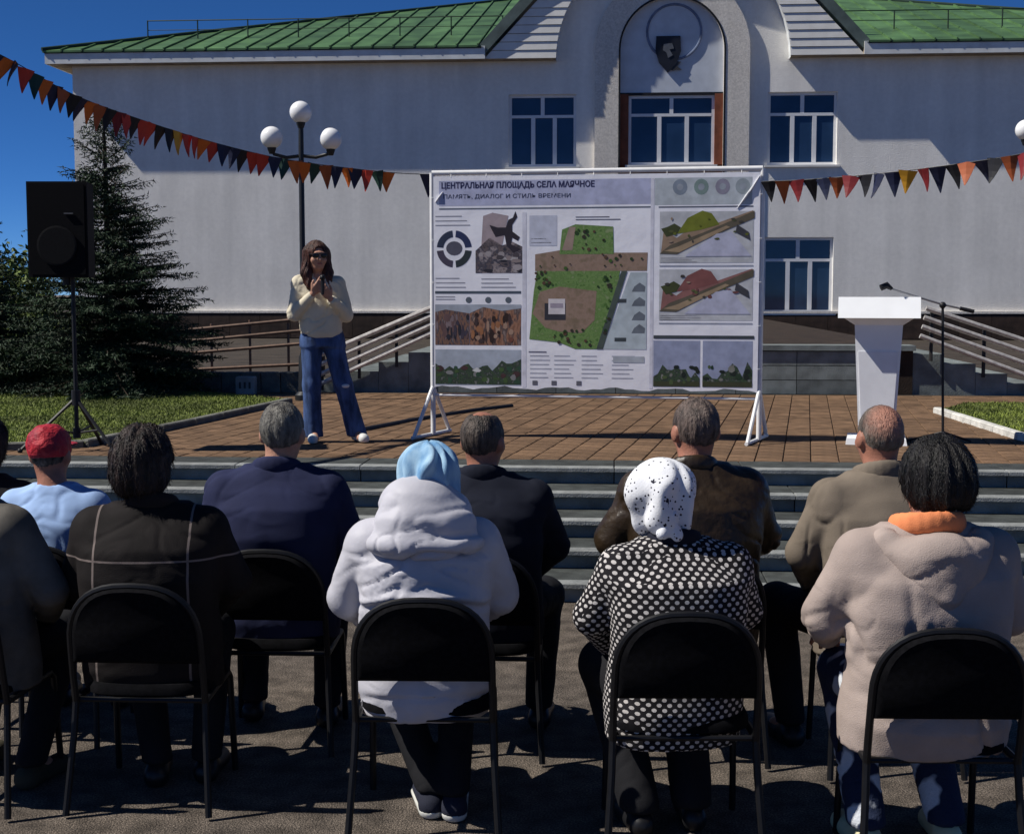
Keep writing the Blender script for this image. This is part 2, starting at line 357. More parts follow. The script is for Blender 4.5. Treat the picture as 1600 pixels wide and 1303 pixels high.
# jambs + central window
for s in (-1, 1):
    a, b = sorted((xc + s * (rin - .002), xc + s * (uc[1] - uc[0]) / 2))
    MB().box((a, yb - .06, uc[2]), (b, yb + .1, zpn)).build('jamb_panel', m_terra, portal)
MB().box((xc - rin, yb - .05, zpn - .03), (xc + rin, yb + .02, zpn + .04)).build('lintel', m_black, portal)
window((xc - (uc[1] - uc[0]) / 2, xc + (uc[1] - uc[0]) / 2, uc[2], uc[3]), (.36, .68), .5, .28, REC + .02)
MB().box((xc - rin, yb, uc[2] - .9), (xc + rin, yb + .1, uc[2])).build('spandrel_panel', m_terra, portal)
door = MB()
for s in (-1, 1): door.box((min(xc, xc + s * rin), yb, ZP + .62), (max(xc, xc + s * rin), yb + .07, uc[2] - .9))
dr = door.build('door', M('brown_door', (.09, .05, .03), .5, .2, 5), bld)
for s in (-1, 1): MB().box((xc + s * .1 - .02, yb - .06, ZP + 1.5), (xc + s * .1 + .02, yb - .003, ZP + 1.9)).build('handle', m_frame, dr)
# eaves: fascia, soffit, roof
RB = 180 * S; RBc = onY(1048, 90, W - OV).z                   # big arch cut in the gable
def arcx(z): return RB if z <= RBc else math.sqrt(max(.01, RB * RB - (z - RBc) ** 2))
yfr = W - OV; ygb = W - .36
for s, xe in ((-1, xl - OV), (1, xr + OV)):
    a, b = sorted((xe, xc + s * 4.9))
    MB().box((a, yfr, zs), (b, yfr + .04, ze)).build('fascia', m_fasc, bld)
    MB().box((a, yfr + .04, zs + .01), (b, W - .002, zs + .04)).build('soffit', m_soff, bld)
    a, b = sorted((xe, xc + s * 5.0))
    MB().box((a, yfr - .025, ze - .06), (b, yfr - .002, ze + .0)).build('gutter', m_roofd, bld)
    a, b = sorted((xe, xc + s * 4.9))
    MB().box((a, yfr + .04, zs + .04), (b, W - .01, ze - .01)).build('eave_core', m_soff, bld)
    a, b = sorted((xc + s * 4.9, xc + s * RB)); MB().box((a, ygb + .002, zs + .012), (b, W - .002, zs + .042)).build('soffit', m_soff, bld)
    MB().box((min(xe, xe - s * .04), yfr + .045, zs), (max(xe, xe - s * .04), W + 25, ze)).build('fascia', m_fasc, bld)
    MB().box((min(xe - s * .04, xe - s * OV), W, zs + .01), (max(xe - s * .04, xe - s * OV), W + 13.5, zs + .04)).build('soffit', m_soff, bld)
PIT = .30; DEP = 13.0
x0e, x1e = xl - OV - .06, xr + OV + .06; y0e = yfr - .035; ye2 = y0e + 2 * DEP
rd = MB(); zr = ze + PIT * DEP - .03
for s in (-1, 1):                                             # the slopes stop at the gable over the portal
    xe = x0e if s < 0 else x1e; xi = xc + s * 4.95; xm = xc + s * 3.4; q = lambda x, d: (x, y0e + d, ze - .03 + PIT * d)
    P_ = [q(xe, 0), q(xi, 0), q(xi, .3), q(xm, .3), q(xm, DEP), q(xe - s * DEP, DEP)]
    if abs(xe - xm) < DEP: P_ = [q(xe, 0), q(xi, 0), q(xi, .3), q(xm, .3), q(xm, abs(xe - xm))]
    rd.add(P_, [tuple(range(len(P_)))])
rd.add([(x0e, y0e, ze - .03), (x0e, ye2, ze - .03), (x0e + DEP, y0e + DEP, zr), (x1e, y0e, ze - .03), (x1e, ye2, ze - .03), (x1e - DEP, y0e + DEP, zr)], [(0, 2, 1), (3, 4, 5), (1, 2, 5, 4)])
roof = rd.build('roof', m_roofd, bld)
pw = .56; npn = int((x1e - x0e) / pw)
gx0, gx1 = xc - 4.9, xc + 4.9
for i in range(npn):
    xa = x0e + i * pw + .01; xb = xa + pw - .02; da = min(xa - x0e, x1e - xa, DEP); db = min(xb - x0e, x1e - xb, DEP)
    if da < .02: da = .02
    if db < .02: db = .02
    if xc - 3.4 < xb and xa < xc + 3.4: continue
    d0 = .3 if abs((xa + xb) / 2 - xc) < 5.0 else 0.
    P = lambda x, d, h: (x, y0e + max(d, d0) if d0 else y0e + d, ze + .015 + PIT * (max(d, d0) if d0 else d) + h)
    e = .035; mb = MB()
    mb.add([P(xa, 0, 0), P(xb - e, 0, 0), P(xb - e, db, 0), P(xa, da, 0)], [(0, 1, 2, 3)])
    mb.add([P(xb - e, -.01, -.03), P(xb, -.01, -.03), P(xb, db, -.03), P(xb - e, db, -.03), P(xb - e, -.01, .045), P(xb, -.01, .045), P(xb, db, .045), P(xb - e, db, .045)],
           [(4, 5, 6, 7), (0, 4, 7, 3), (1, 2, 6, 5), (0, 1, 5, 4)])
    mb.add([P(xa, 0, 0), P(xb - e, 0, 0), P(xb - e, 0, -.05), P(xa, 0, -.05)], [(0, 3, 2, 1)])
    mb.build('roof_panel', m_roof, roof)
hipb = MB().tube([(x0e, y0e, ze + .05), (x0e + DEP, y0e + DEP, zr + .06)], .055, 6); hipb.build('hip_cap', m_roofd, roof)
hipb = MB().tube([(x1e, y0e, ze + .05), (x1e - DEP, y0e + DEP, zr + .06)], .055, 6); hipb.build('hip_cap', m_roofd, roof)
# gable over the portal: white boards with the big arch cut out of them
nb_ = 17; bh = .215
for s in (-1, 1):
    for k in range(nb_):
        z0, z1 = zs + .02 + k * bh, zs + .02 + (k + 1) * bh - .012
        l0, l1 = 4.95 - (z0 - zs) * .94, 4.95 - (z1 - zs) * .94
        a0, a1 = arcx(z0), arcx(z1)
        if z0 - RBc > RB - .02: a0 = a1 = .001
        elif z1 - RBc > RB - .02: a1 = .15
        if l1 < a1 + .03: continue
        poly = [(xc + s * l0, z0), (xc + s * l1, z1), (xc + s * a1, z1), (xc + s * a0, z0)]
        if s > 0: poly = poly[::-1]
        mb = MB(); n4 = len(poly)
        vs_ = [(p[0], ygb - .03 - (.0 if (p[1] == z1) else .018), p[1]) for p in poly] + [(p[0], ygb - .002, p[1]) for p in poly]
        mb.add(vs_, [tuple(range(n4)), tuple(range(2 * n4 - 1, n4 - 1, -1))] + [(i, n4 + i, n4 + (i + 1) % n4, (i + 1) % n4) for i in range(n4)])
        mb.build('siding_board', m_side, bld)
    # verge along the gable slope
    A = Vector((xc + s * 5.0, ygb - .1, zs + .05)); B = Vector((xc + s * (5.0 - 4.6 * .94), ygb - .1, zs + .05 + 4.6))
    dirv = (B - A).normalized(); nv = Vector((-dirv.z, 0, dirv.x)) * (1 if s < 0 else -1)
    if nv.x * s < 0: nv = -nv
    q = [A, B, B + nv * .26, A + nv * .26]
    vg = MB().add([(p.x, y, p.z) for y in (ygb - .12, W + 3) for p in q], [(0, 1, 2, 3), (7, 6, 5, 4), (0, 4, 5, 1), (1, 5, 6, 2), (2, 6, 7, 3), (3, 7, 4, 0)])
    vg.build('verge_board', M('verge_grey_green', (.10, .13, .12), .5, .2, 3), bld)
    # soffit of the big arch
    sf = MB(); zz_ = [zs] + [RBc + RB * math.sin(t * math.pi / 28) for t in range(0, 15)]
    for k in range(len(zz_) - 1):
        xa, xb = xc + s * arcx(zz_[k]), xc + s * arcx(zz_[k + 1]); sf.add([(xa, ygb - .03, zz_[k]), (xb, ygb - .03, zz_[k + 1]), (xb, W, zz_[k + 1]), (xa, W, zz_[k])], [(0, 1, 2, 3)])
    sf.build('arch_soffit', m_fasc, bld)
# snow guard rail on the roof
for s in (-1, 1):
    xa = x0e + 2.2 if s < 0 else x1e - 2.2; xb = xc + s * 4.6
    sg = MB(); yg = y0e + 2.15; zg = ze + PIT * 2.15
    sg.tube([(xa, yg, zg + .52), (xb, yg, zg + .52)], .016, 5); sg.tube([(xa, yg, zg + .26), (xb, yg, zg + .26)], .01, 5)
    gr = sg.build('snow_guard_rail', m_roofd, roof)
    n = int(abs(xb - xa) / 1.42)
    for i in range(n + 1):
        x = xa + (xb - xa) * i / n; MB().tube([(x, yg, zg - .02), (x, yg, zg + .53)], .02, 5).build('rail_post', m_roofd, gr)
# ------------------------------------------------------------------ entrance terrace, side stairs, ramp rails
ZT = 1.2; YT = 17.5
txl, txr = onY(684, 540, YT).x, onY(1428, 540, YT).x
terr = structure(MB().box((txl, YT + .03, ZP - .1), (txr, W - .2, ZT)).build('terrace', M('dark_brown_paving', (.030, .020, .014), .85, .3, 4, .3, 60)))
tw_, th_ = .74, (ZT - ZP - .07) / 3
tile2 = MB().box((0, 0, 0), (tw_ - .008, .03, th_ - .008)).mesh('wall_tile', m_tile)
for r_ in range(3):
    x = txl - (r_ % 2) * 0
    for i in range(int((txr - txl) / tw_)):
        o = link('wall_tile', tile2, terr); o.location = (txl + i * tw_ + .004, YT, ZP + .004 + r_ * th_)
MB().box((txl - .02, YT - .03, ZT - .06), (txr + .02, YT + .4, ZT + .004)).build('coping', m_tile, terr)
m_rail = M('worn_steel_pipe', (.52, .49, .46), .38, .2, 20, metal=.25)
m_railb = M('brown_painted_pipe', (.14, .085, .06), .5, .25, 12)
for s, xe, lab in ((-1, txl, 'left'), (1, txr, 'right')):
    stp = MB()
    ss = structure(stp.box((min(xe, xe + s * 1.75), YT + .08, ZP - .1), (max(xe, xe + s * 1.75), YT + 2.2, ZP + .002)).build('side_stair', m_tile))
    for k in range(5):
        a, b = xe + s * k * .38, xe + s * (k + 1) * .38
        MB().box((min(a, b) + .002, YT + .05, ZP - .05), (max(a, b) - .002, YT + 2.3, ZT - .12 * (k + 1) + .02)).build('step', m_tile, ss)
    rl = thing('stair_railing', 'four pale pipes of the stair railing ' + ('behind the standing woman' if s < 0 else 'sloping down to the right behind the white lectern'), 'railing', (xe, YT, ZT))
    for k in range(4):
        if s > 0: P0, P1 = at(1434 - 3 * k, 481 + 14 * k, 17.6), at(1690, 566 + 19 * k, 17.6)
        else: P0, P1 = at(690, 476 + 13 * k, 17.9), at(500, 556 + 15 * k, 17.9)
        P0.y = P1.y = YT - .05
        MB().tube([P0, P1], .030, 8).build('rail', m_rail, rl, smooth=True)
    for k in range(4):
        t = k / 3 * .92 + .04
        if s > 0: A, B = at(1434, 479, 17.6), at(1690, 564, 17.6)
        else: A, B = at(690, 474, 17.9), at(500, 554, 17.9)
        p = A.lerp(B, t); gz = max(ZP, ZT - .31 * abs(p.x - xe) - .02)
        if gz > p.z - .1: gz = ZP
        MB().tube([(p.x, YT - .0, gz - .1), (p.x, YT - .0, p.z)], .022, 6).build('post', M('dark_post', (.03, .028, .027), .6), rl, smooth=True)
rl = thing('low_fence', 'low brown pipe fence against the plinth behind the spruce', 'fence', tuple(at(380, 575, 21)))
rl.location.z = ZP
for k, (ya, yb_) in enumerate([(517, 498), (535, 516), (553, 537), (577, 571)]):
    P0, P1 = at(250, ya + 3, 21), at(520, yb_ - 4, 21); MB().tube([P0, P1], .026, 6).build('rail', m_railb, rl, smooth=True)
for px in (270, 330, 390, 450, 505):
    p = at(px, 510 - (px - 290) * .1, 21.03); MB().tube([(p.x, p.y, ZP - .05), tuple(p)], .022, 6).build('post', m_railb, rl, smooth=True)
lw = thing('low_wall', 'low grey block wall behind the lawn beside the spruce', 'wall', tuple(onZ(380, 613, ZP)))
m_conc = M('grey_block', (.13, .13, .115), .9, .25, 7, .5, 60, objvar=.2)
p0 = onZ(285, 613, ZP); p1 = onZ(470, 613, ZP); nbk = 6
bk = MB().cbox((0, 0, 0), ((p1.x - p0.x) / nbk - .012, .22, .26), .01).mesh('block', m_conc)
for i in range(nbk):
    o = link('block', bk, lw); o.location = Vector((p0.x + (p1.x - p0.x) * i / nbk, p0.y + .02 * i, ZP - .01)) - Vector(lw.location)
bx_ = onZ(390, 614, ZP); ub = thing('utility_box', 'small whitish utility box in front of the low grey wall', 'box', (bx_.x, bx_.y - .15, ZP))
MB().cbox((-.115, -.07, 0), (.115, .07, .215), .012).build('casing', M('pale_plastic', (.30, .30, .29), .6), ub, local=True)
for k in (-1, 0, 1): MB().box((k * .06 - .012, -.078, .07), (k * .06 + .012, -.071, .15)).build('vent', M('vent_dark', (.06, .06, .06), .6), ub, local=True)
# ------------------------------------------------------------------ lawns with kerbs
m_soil = M('lawn_soil', (.06, .078, .02), .95, .4, 3, .5, 60)
m_grass = M('grass_blades', (.14, .175, .03), .7, .45, 1.2, objvar=.35)
m_kerb = M('white_kerb', (.55, .54, .50), .8, .2, 12, .4, 60, objvar=.12)
def inpoly(p, poly):
    x, y = p[:, 0], p[:, 1]; r = np.zeros(len(p), bool); n = len(poly)
    for i in range(n):
        (x1, y1), (x2, y2) = poly[i], poly[(i + 1) % n]
        c = ((y1 > y) != (y2 > y)) & (x < (x2 - x1) * (y - y1) / (y2 - y1 + 1e-9) + x1); r ^= c
    return r
def lawn(pts, kerb, n, km):
    P = [(onZ(x, y, ZP).x, onZ(x, y, ZP).y) for x, y in pts]
    lo = structure(MB().prism(P, ZP - .01, ZP + .035, 'z').build('lawn', m_soil))
    A = np.array(P); q = rng.uniform(A.min(0), A.max(0), (n * 2, 2)); q = q[inpoly(q, P)][:n]; k = len(q)
    h = rng.uniform(.012, .034, k); th = rng.uniform(0, 6.28, k); ln = rng.normal(0, .016, (k, 2)); w_ = .007
    b = np.stack([q[:, 0], q[:, 1], np.full(k, ZP + .03)], 1); d = np.stack([np.cos(th) * w_, np.sin(th) * w_, 0 * th], 1)
    tip = b + np.concatenate([ln, h[:, None]], 1); V = np.stack([b - d, b + d, tip], 1).reshape(-1, 3)
    me = np_mesh('grass', V, np.arange(3 * k).reshape(-1, 3), m_grass, False)
    a = me.attributes.new('rnd', 'FLOAT', 'POINT'); a.data.foreach_set('value', np.repeat(rng.random(k).astype(np.float32), 3))
    g_ = stuff(link('grass', me)); tag(g_, 'short green grass of the ' + km, 'grass')
    for (ax, ay), (bx, by) in zip(kerb[:-1], kerb[1:]):
        a_, b_ = onZ(ax, ay, ZP), onZ(bx, by, ZP); L_ = (b_ - a_).length; nn = max(1, int(L_ / .6)); ang = math.atan2(b_.y - a_.y, b_.x - a_.x)
        for i in range(nn):
            p = a_.lerp(b_, i / nn); o = MB().cbox((0, -.04, -.02), (L_ / nn - .01, .04, .06), .01).build('kerbstone', m_kerb if 'right' in km else m_conc, lo); o.location = (p.x, p.y, ZP); o.rotation_euler = (0, 0, ang)
lawn([(455, 629), (300, 664), (130, 699), (-260, 712), (-260, 616), (300, 616)], [(452, 630), (300, 664), (130, 699), (-100, 707)], 60000, 'left lawn under the spruce')
lawn([(1468, 646), (1640, 701), (2000, 712), (2000, 634), (1510, 634)], [(1464, 645), (1640, 701)], 30000, 'right lawn behind the white kerb')
# cable on the paving
cb = MB(); cp = [onZ(x, y, ZP + .012) for x, y in [(568, 671), (600, 665), (640, 657), (690, 649), (740, 641), (800, 634)]]
tag(cb.tube(cp, .022, 6).build('power_cable', m_black, smooth=True), 'black cable running over the brown paving behind the left banner foot', 'cable')
# ================================================================== PROPS
m_lamp = M('dark_lamp_metal', (.012, .013, .015), .45, .2, 12, spec=.4)
m_globe = M('white_globe', (.80, .80, .80), .25, .02, 4, spec=.5)
def lamp_post(base, top, arms, label, gd):
    t = thing('street_lamp', label, 'lamp post', base, BETA, 'globe lamps of the plaza')
    t.rotation_euler = (0, 0, 0)
    b = Vector(base); H = top
    MB().lathe([(.11, 0), (.11, .06), (.07, .1), (.06, .5), (.036, .56), (.03, H - gd)], b).build('pole', m_lamp, t, smooth=True)
    for dx, dz in arms:
        if dx: MB().tube([b + Vector((0, 0, H - .62)), b + Vector((dx * .5, 0, H - .64)), b + Vector((dx * .93, 0, H - .6)), b + Vector((dx, 0, H + dz - gd))], .02, 6).build('arm', m_lamp, t, smooth=True)
        c = b + Vector((dx, 0, H + dz - gd / 2))
        h = MB().lathe([(.03, -.08), (.05, -.03), (.055, .0)], c - Vector((0, 0, gd * .5 - .02))).build('globe_holder', m_lamp, t, smooth=True)
        MB().sphere(c, gd / 2, 20, 14).build('globe', m_globe, t, smooth=True)
DL = 16.4; lb = at(474, 500, DL); k_ = DL / FPX
lamp_post((lb.x, lb.y, ZP), CAMH + (457 - 164) * k_ - ZP, [(0, 0), (-46 * k_, -38 * k_), (46 * k_, -41 * k_)], 'black lamp post with three white globes behind the standing woman', 34 * k_)
lb = at(1641, 500, DL + .6)
lamp_post((lb.x, lb.y, ZP), CAMH + (457 - 155) * k_ * 1.03 - ZP, [(0, 0), (-48 * k_, -36 * k_), (48 * k_, -36 * k_)], 'lamp post whose white globe shows at the right edge of the view', 33 * k_)

# loudspeaker on tripod
sb = onZ(121, 704, ZP); sD = (sb - CAM).dot(_fh); sk_ = sD / FPX
tp = thing('speaker_stand', 'black tripod stand carrying the loudspeaker on the left', 'tripod', tuple(sb))
zsb = CAMH + (457 - 434) * sk_; zst = CAMH + (457 - 289) * sk_
MB().tube([(sb.x, sb.y, ZP + .1), (sb.x, sb.y, zsb + .05)], .018, 8).build('pole', m_black, tp, smooth=True)
MB().lathe([(.035, -.06), (.035, .06)], (sb.x, sb.y, ZP + .42)).build('collar', m_black, tp)
MB().lathe([(.03, -.04), (.03, .04)], (sb.x, sb.y, ZP + .14)).build('collar', m_black, tp)
for ang in (R(205), R(-28), R(85)):
    e = Vector((sb.x + .43 * math.cos(ang), sb.y + .43 * math.sin(ang), ZP + .015))
    l = MB().tube([(sb.x, sb.y, ZP + .42), e], .014, 6).build('leg', m_black, tp, smooth=True)
    MB().sphere(e, .022, 8, 6).build('rubber_foot', m_black, l, smooth=True)
    mid = Vector((sb.x, sb.y, ZP + .42)).lerp(e, .6); MB().tube([(sb.x, sb.y, ZP + .14), mid], .009, 6).build('brace', m_black, tp, smooth=True)
hw = 46 * sk_
sp = thing('loudspeaker', 'black loudspeaker cabinet on the tripod in front of the spruce', 'loudspeaker', (sb.x - .05, sb.y, zsb), BETA)
hh = zst - zsb
m_cab = M('black_cabinet', (.004, .004, .005), .75, .3, 60, .3, 200, .15, bd=.003)
MB().prism([(-hw, -.19), (hw, -.19), (hw * .72, .2), (-hw * .72, .2)], 0, hh, 'z').build('cabinet', m_cab, sp, local=True)
gm = MB().prism([(-hw * .92, .02), (hw * .92, .02), (hw * .92, hh - .02), (-hw * .92, hh - .02)], -.205, -.192); gr_ = gm.build('grille', M('speaker_grille', (.004, .004, .005), .8, .4, 300, .5, 500, .1, bd=.002), sp, local=True)
MB().lathe([(.0, 0), (.15, 0), (.155, .01), (.14, .012)], (0, 0, 0), 24).build('woofer_rim', m_cab, gr_, local=True).matrix_local = Matrix.Translation((0, -.206, .24)) @ Matrix.Rotation(R(90), 4, 'X')
MB().box((.06, -.216, hh * .66), (.13, -.207, hh * .66 + .008)).build('badge', M('badge_grey', (.12, .12, .12), .4), gr_, local=True)
MB().lathe([(.03, -.06), (.03, 0)], (0, 0, 0)).build('pole_socket', m_black, sp, local=True)

# banner on its frame ------------------------------------------------
bD = 12.0; bk_ = bD / FPX
bl, br = at(676, 457, bD + .24), at(1189, 457, bD - .24)
bl.z = br.z = ZP; bdir = (br - bl).normalized(); bang = math.atan2(bdir.y, bdir.x); BW = (br - bl).length
btop = CAMH + (457 - 270) * bk_ - ZP
m_alu = M('white_frame_pipe', (.72, .72, .72), .4, .06, 10)
bf = thing('banner_frame', 'white pipe frame on splayed feet holding the large printed banner', 'frame', tuple(bl), bang)
for x in (0, BW): MB().tube([(x, 0, .02), (x, 0, btop)], .022, 10).build('post', m_alu, bf, True, True)
MB().tube([(0, 0, btop), (BW, 0, btop)], .022, 10).build('crossbar', m_alu, bf, True, True)
MB().tube([(0, 0, .36), (BW, 0, .36)], .012, 8).build('crossbar', m_alu, bf, True, True)
for x in (0, BW):
    for d in ((-.13, -.34), (.09, .36)):
        MB().tube([(x, 0, .44), (x + d[0] * .7, d[1], .02)], .017, 8).build('foot_brace', m_alu, bf, True, True)
    MB().tube([(x - .1, -.36, .018), (x + .07, .38, .018)], .016, 8).build('foot_bar', m_alu, bf, True, True)
PX0, PX1, PY0, PY1 = 681., 1184., 276., 607.
SW = BW - .035; SH0, SH1 = ZP and (CAMH - (607 - 457) * bk_ - ZP), (CAMH + (457 - 276) * bk_ - ZP)
def bp(x, y, o):
    o *= .25
    return (.0175 + (x - PX0) / (PX1 - PX0) * SW, -.03 - o, SH0 + (PY1 - y) / (PY1 - PY0) * (SH1 - SH0))
m_sheet = M('banner_vinyl', (.80, .80, .86), .5, .03, 3, .25, 5)
bs_ = thing('printed_banner', 'large printed banner with site plan, charts and photographs', 'banner', tuple(bl), bang)
sheet = MB(); nx_, nz_ = 40, 26; sv = []
for j in range(nz_ + 1):
    for i in range(nx_ + 1):
        x, y, z = bp(PX0 + (PX1 - PX0) * i / nx_, PY1 - (PY1 - PY0) * j / nz_, 0)
        if j == 0: z += .012 * math.sin(i * .9) + .006 * math.sin(i * 2.3)
        sv.append((x, y, z))
sheet.add(sv, [(j * (nx_ + 1) + i, j * (nx_ + 1) + i + 1, (j + 1) * (nx_ + 1) + i + 1, (j + 1) * (nx_ + 1) + i) for j in range(nz_) for i in range(nx_)])
sheet.add([(x, y + .006, z) for x, y, z in sv], [((j + 1) * (nx_ + 1) + i, (j + 1) * (nx_ + 1) + i + 1, j * (nx_ + 1) + i + 1, j * (nx_ + 1) + i) for j in range(nz_) for i in range(nx_)])
sheet_o = sheet.build('sheet', m_sheet, bs_, local=True)
def pr(name, c, pts, lay=1, m=None, label=None):
    m = m or M('ink_%s' % '_'.join('%03d' % int(v * 1000) for v in c), c, .55, .12, 12)
    mb = MB(); P = [bp(x, y, .002 * lay) for x, y in pts]; mb.add(P, [tuple(range(len(P)))])
    o = mb.build(name, m, sheet_o, local=True)
    if label: o['label'] = label
    return o
def R4(x0, y0, x1, y1): return [(x0, y1), (x1, y1), (x1, y0), (x0, y0)]
def photo_mat(name, cols, scale, stretch=(1, 1, 1), detail=3):
    m = bpy.data.materials.new(name); m.use_nodes = True; nt = m.node_tree; L = nt.links.new; p = nt.nodes['Principled BSDF']; p.inputs['Roughness'].default_value = .5
    tc = _n(nt, 'ShaderNodeTexCoord'); mp = _n(nt, 'ShaderNodeMapping'); mp.inputs['Scale'].default_value = stretch; L(tc.outputs['Object'], mp.inputs[0])
    no = _n(nt, 'ShaderNodeTexNoise'); no.inputs['Scale'].default_value = scale; no.inputs['Detail'].default_value = detail; L(mp.outputs[0], no.inputs['Vector'])
    r = _n(nt, 'ShaderNodeValToRGB'); el = r.color_ramp.elements
    while len(el) < len(cols): el.new(.5)
    for i, c in enumerate(cols): el[i].position = .3 + .4 * i / (len(cols) - 1); el[i].color = (*c, 1)
    L(no.outputs[0], r.inputs[0]); L(r.outputs[0], p.inputs['Base Color']); return m
def words(txt, x0, x1, y0, y1, c, nm, bold=0.):
    cu = bpy.data.curves.new('t', 'FONT'); cu.body = txt; cu.size = 1; cu.offset = bold; cu.resolution_u = 2
    o = bpy.data.objects.new('t', cu); col.objects.link(o); dg = bpy.context.evaluated_depsgraph_get(); me = bpy.data.meshes.new_from_object(o.evaluated_get(dg)); bpy.data.objects.remove(o)
    co = np.array([v.co[:] for v in me.vertices]); lo, hi = co.min(0), co.max(0)
    for v in me.vertices:
        v.co = bp(x0 + (v.co.x - lo[0]) / (hi[0] - lo[0]) * (x1 - x0), y1 + (v.co.y - lo[1]) / (hi[1] - lo[1]) * (y0 - y1), .006)
    me.materials.clear(); me.materials.append(M(nm, c, .5, .05)); ob = link('lettering', me, sheet_o); ob['label'] = 'printed heading in capital letters' if bold > .01 else 'printed second heading line'
navy = (.022, .022, .075); dk = (.02, .02, .03); grey = (.28, .28, .33)
pr('header_field', (.40, .42, .58), R4(690, 283, 1022, 322), 1)
pr('header_field', (.42, .46, .50), R4(1026, 283, 1172, 324), 1)
words('ЦЕНТРАЛЬНАЯ ПЛОЩАДЬ СЕЛА МАЯЧНОЕ', 694, 934, 285, 297, navy, 'ink_heading', .03)
words('ПАМЯТЬ, ДИАЛОГ И СТИЛЬ ВРЕМЕНИ', 697, 897, 304, 312, (.04, .045, .08), 'ink_heading_small', .005)
pr('rule', (.10, .12, .16), R4(690, 325.5, 1020, 327.5), 2); pr('rule', (.10, .11, .15), R4(1032, 326, 1174, 328), 2)
pr('column_gap', (.62, .62, .70), R4(1020, 283, 1025, 606), 2)
for i, x in enumerate((1064, 1096, 1128, 1158)):
    pr('round_badge', [(.20, .24, .30), (.18, .25, .24), (.24, .23, .30), (.26, .30, .33)][i], [(x + 11 * math.cos(t * math.pi / 8), 297 - 12 * math.sin(t * math.pi / 8)) for t in range(16)], 2)
    pr('badge_centre', (.28, .31, .36), [(x + 5 * math.cos(t * math.pi / 6), 297 - 5 * math.sin(t * math.pi / 6)) for t in range(12)], 3)
# left column
def smallprint(x0, y0, x1, y1, n, c=grey):
    for i in range(n):
        y = y0 + (y1 - y0) * i / max(1, n - 1); e = x1 - random.uniform(0, .35) * (x1 - x0); pr('fine_print', c, R4(x0, y - .7, e, y + .7), 2)
smallprint(684, 338, 742, 352, 3)
for q in range(4):                                            # ring diagram
    a0, a1 = q * 90 + 6, q * 90 + 84; n = 10; c = (714, 389)
    arc = [(c[0] + 28 * math.cos(R(a0 + (a1 - a0) * t / n)), c[1] - 29 * math.sin(R(a0 + (a1 - a0) * t / n))) for t in range(n + 1)] + [(c[0] + 17.5 * math.cos(R(a1 + (a0 - a1) * t / n)), c[1] - 18.5 * math.sin(R(a1 + (a0 - a1) * t / n))) for t in range(n + 1)]
    pr('ring_segment', [(.02, .03, .09), (.025, .035, .07), (.06, .05, .08), (.025, .035, .04)][q], arc, 2)
pr('ring_centre', (.08, .08, .11), [(714 + 13 * math.cos(t * math.pi / 8), 388 - 11 * math.sin(t * math.pi / 8)) for t in range(16)], 2)
phc = photo_mat('print_collage', [(.02, .02, .03), (.12, .09, .09), (.03, .03, .05), (.3, .25, .25), (.10, .08, .08)], 16)
pr('photo', navy, [(748, 427), (822, 427), (822, 386), (806, 378), (790, 384), (770, 372), (748, 392)], 2, phc, 'dark collage photograph')
pr('photo_sky', (.33, .27, .29), [(757, 388), (790, 384), (800, 338), (775, 333), (760, 338)], 2)
pr('figure_silhouette', (.025, .02, .03), [(770, 352), (783, 356), (796, 356), (800, 344), (807, 341), (811, 331), (814, 340), (806, 352), (806, 362), (818, 371), (815, 377), (806, 372), (804, 382), (820, 390), (808, 396), (797, 384), (794, 368), (780, 371), (774, 360)], 3)
pr('photo_block', (.34, .32, .33), R4(785, 402, 815, 407), 3)
smallprint(684, 435, 740, 449, 3); smallprint(757, 436, 812, 449, 3)
pr('rule', (.07, .09, .12), R4(683, 455, 820, 459), 2); smallprint(684, 464, 720, 468, 2)
for x in (737, 768, 800): pr('icon', (.10, .12, .15), [(x + 5 * math.cos(t * math.pi / 5), 469 - 5 * math.sin(t * math.pi / 5)) for t in range(10)], 2)
pa = photo_mat('print_crowd', [(.02, .02, .03), (.10, .06, .06), (.20, .10, .06), (.05, .04, .05), (.25, .2, .2)], 30, (1, 1, .35))
pb_ = photo_mat('print_square', [(.03, .02, .02), (.20, .09, .05), (.30, .15, .09), (.06, .04, .04), (.22, .16, .14)], 26, (1, 1, .4))
pr('photo', navy, R4(683, 478, 738, 540), 2, pa, 'dark group photograph'); pr('photo', navy, R4(738.5, 478, 820, 540), 2, pb_, 'brown toned photograph')
pr('photo_sky', (.33, .36, .42), [(683, 488), (700, 484), (738, 490), (760, 480), (790, 486), (820, 482), (820, 476), (683, 476)], 3)
pr('street_photo', (.36, .40, .47), R4(683, 547, 820, 603), 2)
tr_m = photo_mat('print_trees', [(.012, .02, .015), (.04, .07, .03), (.02, .03, .02), (.16, .17, .15)], 30)
jag = [(683, 602)] + [(683 + i * 137 / 18, 576 + random.uniform(-7, 6) - (8 if i > 12 else 0)) for i in range(19)] + [(820, 602)]
pr('street_trees', navy, jag[::-1] if False else jag, 3, tr_m)
def blobs(n, x0, y0, x1, y1, cols, w0, w1, h0, h1, lay, nm):
    for i in range(n):
        x, y = random.uniform(x0, x1), random.uniform(y0, y1); w_, h_ = random.uniform(w0, w1), random.uniform(h0, h1); x = min(max(x, x0 + w_), x1 - w_); y = min(max(y, y0 + h_), y1 - h_)
        pr(nm, random.choice(cols), [(x + w_ * math.cos(t * math.pi / 3.5 + .3) * random.uniform(.75, 1.1), y - h_ * math.sin(t * math.pi / 3.5 + .3) * random.uniform(.75, 1.1)) for t in range(7)], lay + i * .02)
